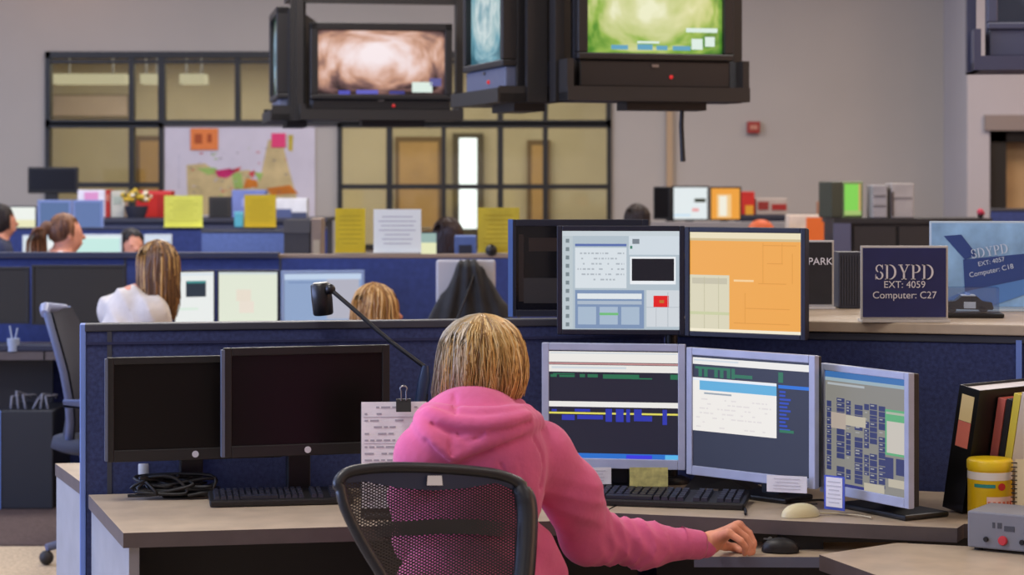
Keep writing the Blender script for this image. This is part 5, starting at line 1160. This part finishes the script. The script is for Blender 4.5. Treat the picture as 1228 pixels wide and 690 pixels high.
monitor('blue-grey monitor of the third row, under the pink and white box', (87,160), (124,160), z3(240,160), .95, scr(96,118,166), frame=BLM, bez=.02, fw=.12)
card('lemon yellow card on the third-row divider below the wall map', 197, 243, 235, 273, s3, ZT3+.002, LEMON, mat('lemon_ink', (190, 190, 60), .8))
card('golden yellow card on the third-row divider below the wall map', 293, 331, 234, 273, s3, ZT3+.002, mat('golden_paper', (210, 180, 28), .7), YINK)
def boxy(name, label, cat, px0, px1, py0, py1, s, rgb, parts=(), depth=.25, zb0=None):
    zb1 = z3(py1, s) if zb0 is None else zb0; x0, x1 = (px0-CX)/s, (px1-CX)/s; h = z3(py0, s)-zb1
    t = thing(name, label, cat, ((x0+x1)/2, F/s, zb1)); w = x1-x0
    MB().box((-w/2, 0, 0), (w/2, depth, h), bev=.006).build('body', mat('paint_%d_%d_%d' % rgb, rgb, .6, var=.06, scale=8), t)
    for (nm, u0, v0, u1, v1, c) in parts: MB().box(((u0-.5)*w, -.004, (1-v1)*h), ((u1-.5)*w, .002, (1-v0)*h)).build(nm, mat('paint_%d_%d_%d' % c, c, .6), t)
    return t
# a tall rear storage hutch gives these things their shelf
hz = z3(262, 144); hut = thing('storage_hutch', 'dark low cabinet under the window carrying red and pink boxes', 'cabinet', ((20-CX)/144, F/144, 0))
L_ = (392-20)/144; MB().box((0, 0, hz-.03), (L_, .85, hz)).build('top', mat('hutch_dark', (52, 54, 70), .6), hut); MB().box((.02, .03, 0), (L_-.02, .83, hz-.03)).build('body', mat('hutch_body', (50, 56, 84), .7), hut)
for i in range(4): MB().box((.03+i*.635, .015, .05), (.645+i*.635, .03, hz-.06)).build('door', mat('hutch_door', (56, 62, 92), .6), hut)
zh = hz+.001
dm = thing('monitor', 'dark monitor on a stand seen before the blank wall beside the window', 'monitor', ((63-CX)/139.8, F/144+.55, zh))
mw = 62/144; b0 = z3(224, 144)-zh; b1 = z3(200, 144)-zh
MB().box((-mw/2, 0, b0-.06), (mw/2, .05, b1), bev=.01).build('housing', BLACK2, dm); MB().box((-mw/2+.02, -.004, b0-.03), (mw/2-.02, 0, b1-.02)).build('screen', DARKSCR, dm)
MB().box((-.04, .01, .01), (.04, .05, b0)).build('stand', BLACK2, dm); MB().box((-.14, -.06, 0), (.14, .12, .02)).build('foot_plate', BLACK2, dm); MB().box((-mw/2+.03, .05, b0+.02), (mw/2-.03, .14, b1-.04), bev=.02).build('back_hump', BLACK, dm)
boxy('carton', 'white carton with a pink front below the dark window bar', 'box', 93, 126, 228, 262, 141.5, (226, 222, 232), [('pink_label', .25, .08, .75, .5, (222, 150, 196))], .2, zh)
boxy('binder', 'narrow red binder beside the pink and white carton', 'binder', 126, 132, 228, 262, 141.5, (176, 40, 30), [('spine_label', .2, .15, .8, .4, (200, 120, 100))], .2, zh)
boxy('carton', 'small cream carton between the red binder and the red box', 'box', 133, 149, 229, 262, 141.5, (200, 196, 180), [('label', .2, .2, .8, .5, (168, 176, 160))], .2, zh)
boxy('crate', 'bright red crate just above the lemon yellow card', 'crate', 163, 205, 229, 262, 141, (196, 34, 28), [('rim', 0, 0, 1, .14, (216, 60, 60)), ('dark_panel', .62, .2, 1, 1, (170, 22, 18))], .22, zh)  # darker red panel on one side of the crate front
boxy('speaker', 'dark squat speaker between the two yellow cards', 'speaker', 250, 277, 236, 262, 142, (48, 44, 42), [('grille', .15, .15, .85, .9, (30, 28, 28))], .2, zh)
boxy('file_box', 'periwinkle blue file box behind the golden yellow card', 'file box', 278, 318, 228, 262, 142, (112, 126, 186), [('label', .3, .3, .7, .6, (150, 160, 210))], .2, zh)
boxy('small_box', 'small turquoise box at the side of the golden yellow card', 'box', 281, 291, 254, 272, s3-.2, (96, 190, 206), [('lid', 0, 0, 1, .2, (120, 206, 220))], .06, ZT3+.002)
boxy('paper_stack', 'stack of white paper and blue trays beside the golden yellow card', 'paper', 331, 368, 238, 262, 142, (214, 216, 222), [('blue_tray', 0, .55, .5, 1, (74, 86, 130)), ('blue_tray', .5, .72, 1, 1, (58, 66, 96))], .2, zh)
boxy('storage_bin', 'dark grey bin at the end of the third-row divider below the map', 'bin', 340, 372, 264, 330, 216, (60, 58, 60), [('rim', 0, 0, 1, .12, (80, 78, 78))], .25, .731)
boxy('binder', 'tan binder standing beside the dark grey bin', 'binder', 373, 386, 262, 330, 216, (140, 122, 106), [('spine_label', .2, .2, .8, .45, (180, 166, 140))], .2, .731)
rowdesk('desk behind the second-row divider carrying the bin and tan binder', 334, 590, 222, .6)
# flowers
fp = thing('flower_pot', 'pot of yellow and cream flowers in front of the bright red crate', 'flowers', ((163-CX)/143, F/143+.02, zh))
MB().lathe([(.07, 0), (.09, .05), (.1, .1)], 18).build('pot', mat('pot_dark', (44, 46, 60), .6), fp)
bl_ = MB(); rs = random.Random(6)
for i in range(46):
    t = rs.uniform(0, 6.28); r = rs.random()**.5*.14; bl_.ball((r*math.cos(t), r*.8*math.sin(t), .12+rs.uniform(0, .09)*(1-r*3)+.03), rs.uniform(.014,.024), rs.choice((0,0,1,2,2)), n=5)
bl_.build('blossoms', [mat('blossom_yellow', (206, 172, 46), .7), mat('blossom_cream', (226, 216, 190), .7), mat('blossom_green', (120, 110, 60), .7)], fp)
# between the cards and the window
monitor('pale yellow screen beside the white card on the second row', (503,217), (525,217), z3(278,217), .98, scr(228,230,186), [(0,0,1,.2,scr(150,176,170))], frame=NB, bez=.008)
boxy('desk_radio', 'blue-grey desk radio beside the yellow card on the second row', 'radio', 545, 571, 283, 330, 216, (84, 106, 160), [('display', .2, .1, .8, .3, (36, 40, 56))], .15, .731)
# right of the room: screens, boxes and cabinets in front of the bare wall
rowdesk('far desk carrying the white and orange screens', 770, 900, 159, .6)
monitor('far white screen with a black bar under the bare wall', (806,158), (850,158), z3(223,158), 1.235, scr(226,234,236), [(.62,.35,.95,.47,scr(50,56,40)),(.55,.66,.75,.76,scr(232,160,160)),(.0,.85,.5,.9,scr(190,220,240))], frame=BLACK2, bez=.012, fw=.1, fd=.1)
monitor('far orange screen with a pale centre next to the far white screen', (851,158), (889,158), z3(224,158), 1.235, scr(236,160,62), [(.2,.2,.7,.95,scr(240,200,140)),(.28,.25,.55,.9,scr(240,236,220))], frame=BLACK2, bez=.012, fw=.1, fd=.1)
monitor('far dark monitor turned away beside the white screen', (784,156), (804,157), z3(224,157), 1.24, DARKSCR, frame=BLACK2, bez=.012, fw=.1, fd=.1)
sh1 = thing('storage_cabinet', 'long low cabinet under the bare wall behind the far screens', 'cabinet', ((888-CX)/150, F/150, 0)); zc1 = z3(258, 150); L1 = (1000-888)/150
MB().box((0,0,zc1-.03), (L1,.5,zc1)).build('top', mat('hutch_dark', (52, 54, 70), .6), sh1); MB().box((.01,.02,0), (L1-.01,.48,zc1-.03)).build('body', mat('hutch_body', (50, 56, 84), .7), sh1)
b = boxy('gift_box', 'bright red box on the far cabinet beside the orange screen', 'box', 889, 905, 230, 258, 149, (196, 36, 26), [('yellow_patch', .3, .6, .9, 1, (224, 160, 40))], .15, zc1+.001)
boxy('carton', 'pale carton with red bands on the far cabinet', 'box', 907, 944, 238, 258, 149, (178, 164, 156), [('red_band', .05, .2, .4, .7, (140, 40, 34)), ('red_band', .5, .35, .98, .72, (160, 36, 32))], .2, zc1+.001)
boxy('carton', 'white and orange carton just above the black unit sign', 'box', 946, 998, 258, 296, 172, (222, 206, 190), [('orange_panel', .4, .03, 1, .6, (232, 112, 42))], .2, .731)
boxy('small_box', 'small tan box on the far cabinet near the green screen', 'box', 981, 990, 242, 258, 149, (186, 128, 96), [('lid', 0, 0, 1, .3, (196, 140, 110))], .1, zc1+.001)
pk = thing('orange_ball', 'round orange ball peeping over the orange map monitor', 'ball', ((915-CX)/176, F/176+.12, .731))
MB().ball((0,0,.458), (.095,.09,.085), n=12).build('shell', mat('ball_orange', (204, 92, 44), .6, var=.06, scale=6), pk); MB().lathe([(.09, 0), (.09, .02), (.02, .04), (.02, .36), (.04, .39)], 14).build('stand', BLACK2, pk)
rowdesk('desk in the middle distance carrying the orange carton and ball', 880, 1040, 178, .7)
sc_ = 200.0; zc2 = z3(262, sc_); cb2 = thing('storage_cabinet', 'tall black cabinet behind the sign counter, grey trays on top', 'cabinet', ((1000-CX)/sc_, F/sc_, 0)); Lc = (1190-1000)/sc_
MB().box((0,0,zc2-.03), (Lc,.5,zc2)).build('top', mat('cabinet_black', (38, 36, 38), .5), cb2); MB().box((.01,.02,0), (Lc-.01,.48,zc2-.03)).build('body', mat('cabinet_black', (38, 36, 38), .5), cb2)
MB().box((.0,-.012,.02), (.10,.02,zc2-.03)).build('blue_panel', mat('panel_violet', (84, 84, 108), .6), cb2)
for i in range(3): MB().box((.12+.27*i, .0, .05), (.37+.27*i, .025, zc2-.05)).build('door', mat('cabinet_door', (44, 41, 42), .45), cb2); 
gs = thing('monitor', 'bright green screen turned partly away on the tall black cabinet', 'monitor', ((1019-CX)/sc_, F/sc_+.12, zc2+.001), math.radians(12))
hh = z3(218, sc_)-zc2; MB().box((-.10, .0, .0), (-.025, .22, hh), bev=.008).build('housing', mat('green_housing', (58, 62, 50), .5), gs); MB().box((-.025, .0, .0), (.105, .05, hh), bev=.006).build('bezel', mat('green_bezel', (110, 128, 86), .5), gs)
screen_mesh('screen', .105, hh*.86, hh*.07, -.003, scr(126,206,84), [(.85,.0,1,1,scr(190,160,100)),(.0,.85,1,1,scr(160,190,110))], gs).location.x = .038
boxy('letter_tray', 'grey letter tray on the black cabinet next to the green screen', 'tray', 1046, 1064, 222, 262, sc_-1, (150, 146, 148), [('slot', .1, .3, .9, .34, (110, 106, 106)), ('slot', .1, .6, .9, .64, (110, 106, 106))], .22, zc2+.001)
boxy('letter_tray', 'grey letter tray on the black cabinet with a dark gap at its side', 'tray', 1069, 1096, 220, 262, sc_-1, (158, 152, 150), [('slot', .1, .4, .9, .43, (120, 114, 112)), ('dark_side', 0, .25, .1, .95, (70, 58, 54))], .22, zc2+.001)
rf = thing('flower_pot', 'tiny red flower on the black cabinet near the far door', 'flowers', ((1180-CX)/sc_, F/sc_+.1, zc2+.001))
MB().lathe([(.015, 0), (.02, .02)], 10).build('pot', BLACK2, rf); MB().ball((0,0,.035), .022, n=6).ball((.014,0,.028), .014, n=6).build('blossom', mat('blossom_red', (176, 50, 74), .7), rf)
straight('short navy divider in front of the far door', (1190-CX)/185, (1300-CX)/185, F/185, z3(250, 185), fab=NAVY2, ends=False)
# ------------------------------------------------------------------ light, camera
def area(name, loc, sx, sy, power, rgb=(255, 248, 238), rot=(0,0,0)):
    l = bpy.data.lights.new(name, 'AREA'); l.shape = 'RECTANGLE'; l.size = sx; l.size_y = sy; l.energy = power; l.color = lin(rgb)[:3]
    o = bpy.data.objects.new(name, l); COL.objects.link(o); o.location = loc; o.rotation_euler = rot; return o
for x in (-5.5, -1.5, 2.5, 6):
    for y, k in ((.5, .26), (4.2, .95 if x < 0 else .22), (8, .6), (12, 1.1), (16.5, 1.05)): area('ceiling_panel_light', (x, y, ZC-.02), 1.2, 1.2, LP*k*(1.5 if x < 0 and y > 11 else 1), (220, 230, 255) if x < -5 and y > 11 else (196, 214, 255) if x < -5 else (255, 214, 178) if x > 5 else (255, 248, 240))  # unseen panels; outer rows tinted cool and warm to colour the near figure
area('side_window_light', (XL+.1, 5.0, 2.2), 2.8, 10, LWIN, (172, 194, 255), (0, -math.pi/2, 0))
area('warm_side_light', (XR-.1, 4.0, 2.6), 2.0, 5, LWARM, (255, 190, 150), (0, math.pi/2, 0))
area('office_light', (-1.6, 22.3, 2.88), 7, 2.4, LOFF, (255, 236, 206))
area('wall_washer', (wx(70), YB-.8, 4.1), .6, .3, 6, (255, 200, 150))
w = bpy.data.worlds.new('world'); bpy.context.scene.world = w; w.use_nodes = True
w.node_tree.nodes['Background'].inputs[0].default_value = lin((200, 205, 215)); w.node_tree.nodes['Background'].inputs[1].default_value = .3
cam = bpy.data.cameras.new('camera'); co = bpy.data.objects.new('camera', cam); COL.objects.link(co); bpy.context.scene.camera = co
co.location = (0, 0, CZ); co.rotation_euler = (math.pi/2, 0, 0)
cam.sensor_width = 36; cam.sensor_fit = 'HORIZONTAL'; cam.lens = F/1228*36; cam.shift_y = -(345-HY)/1228; cam.clip_start = .05; cam.clip_end = 100
cam.dof.use_dof = True; cam.dof.focus_distance = 5.3; cam.dof.aperture_fstop = (cam.lens/1000)/.0135
sc0 = bpy.context.scene; sc0.view_settings.view_transform = 'Standard'; sc0.view_settings.look = 'None'; sc0.view_settings.exposure = 0; sc0.view_settings.gamma = 1
try:
    sc0.cycles.use_denoising = True; sc0.cycles.max_bounces = 8; sc0.cycles.transparent_max_bounces = 16; sc0.cycles.sample_clamp_indirect = 6
except Exception: pass
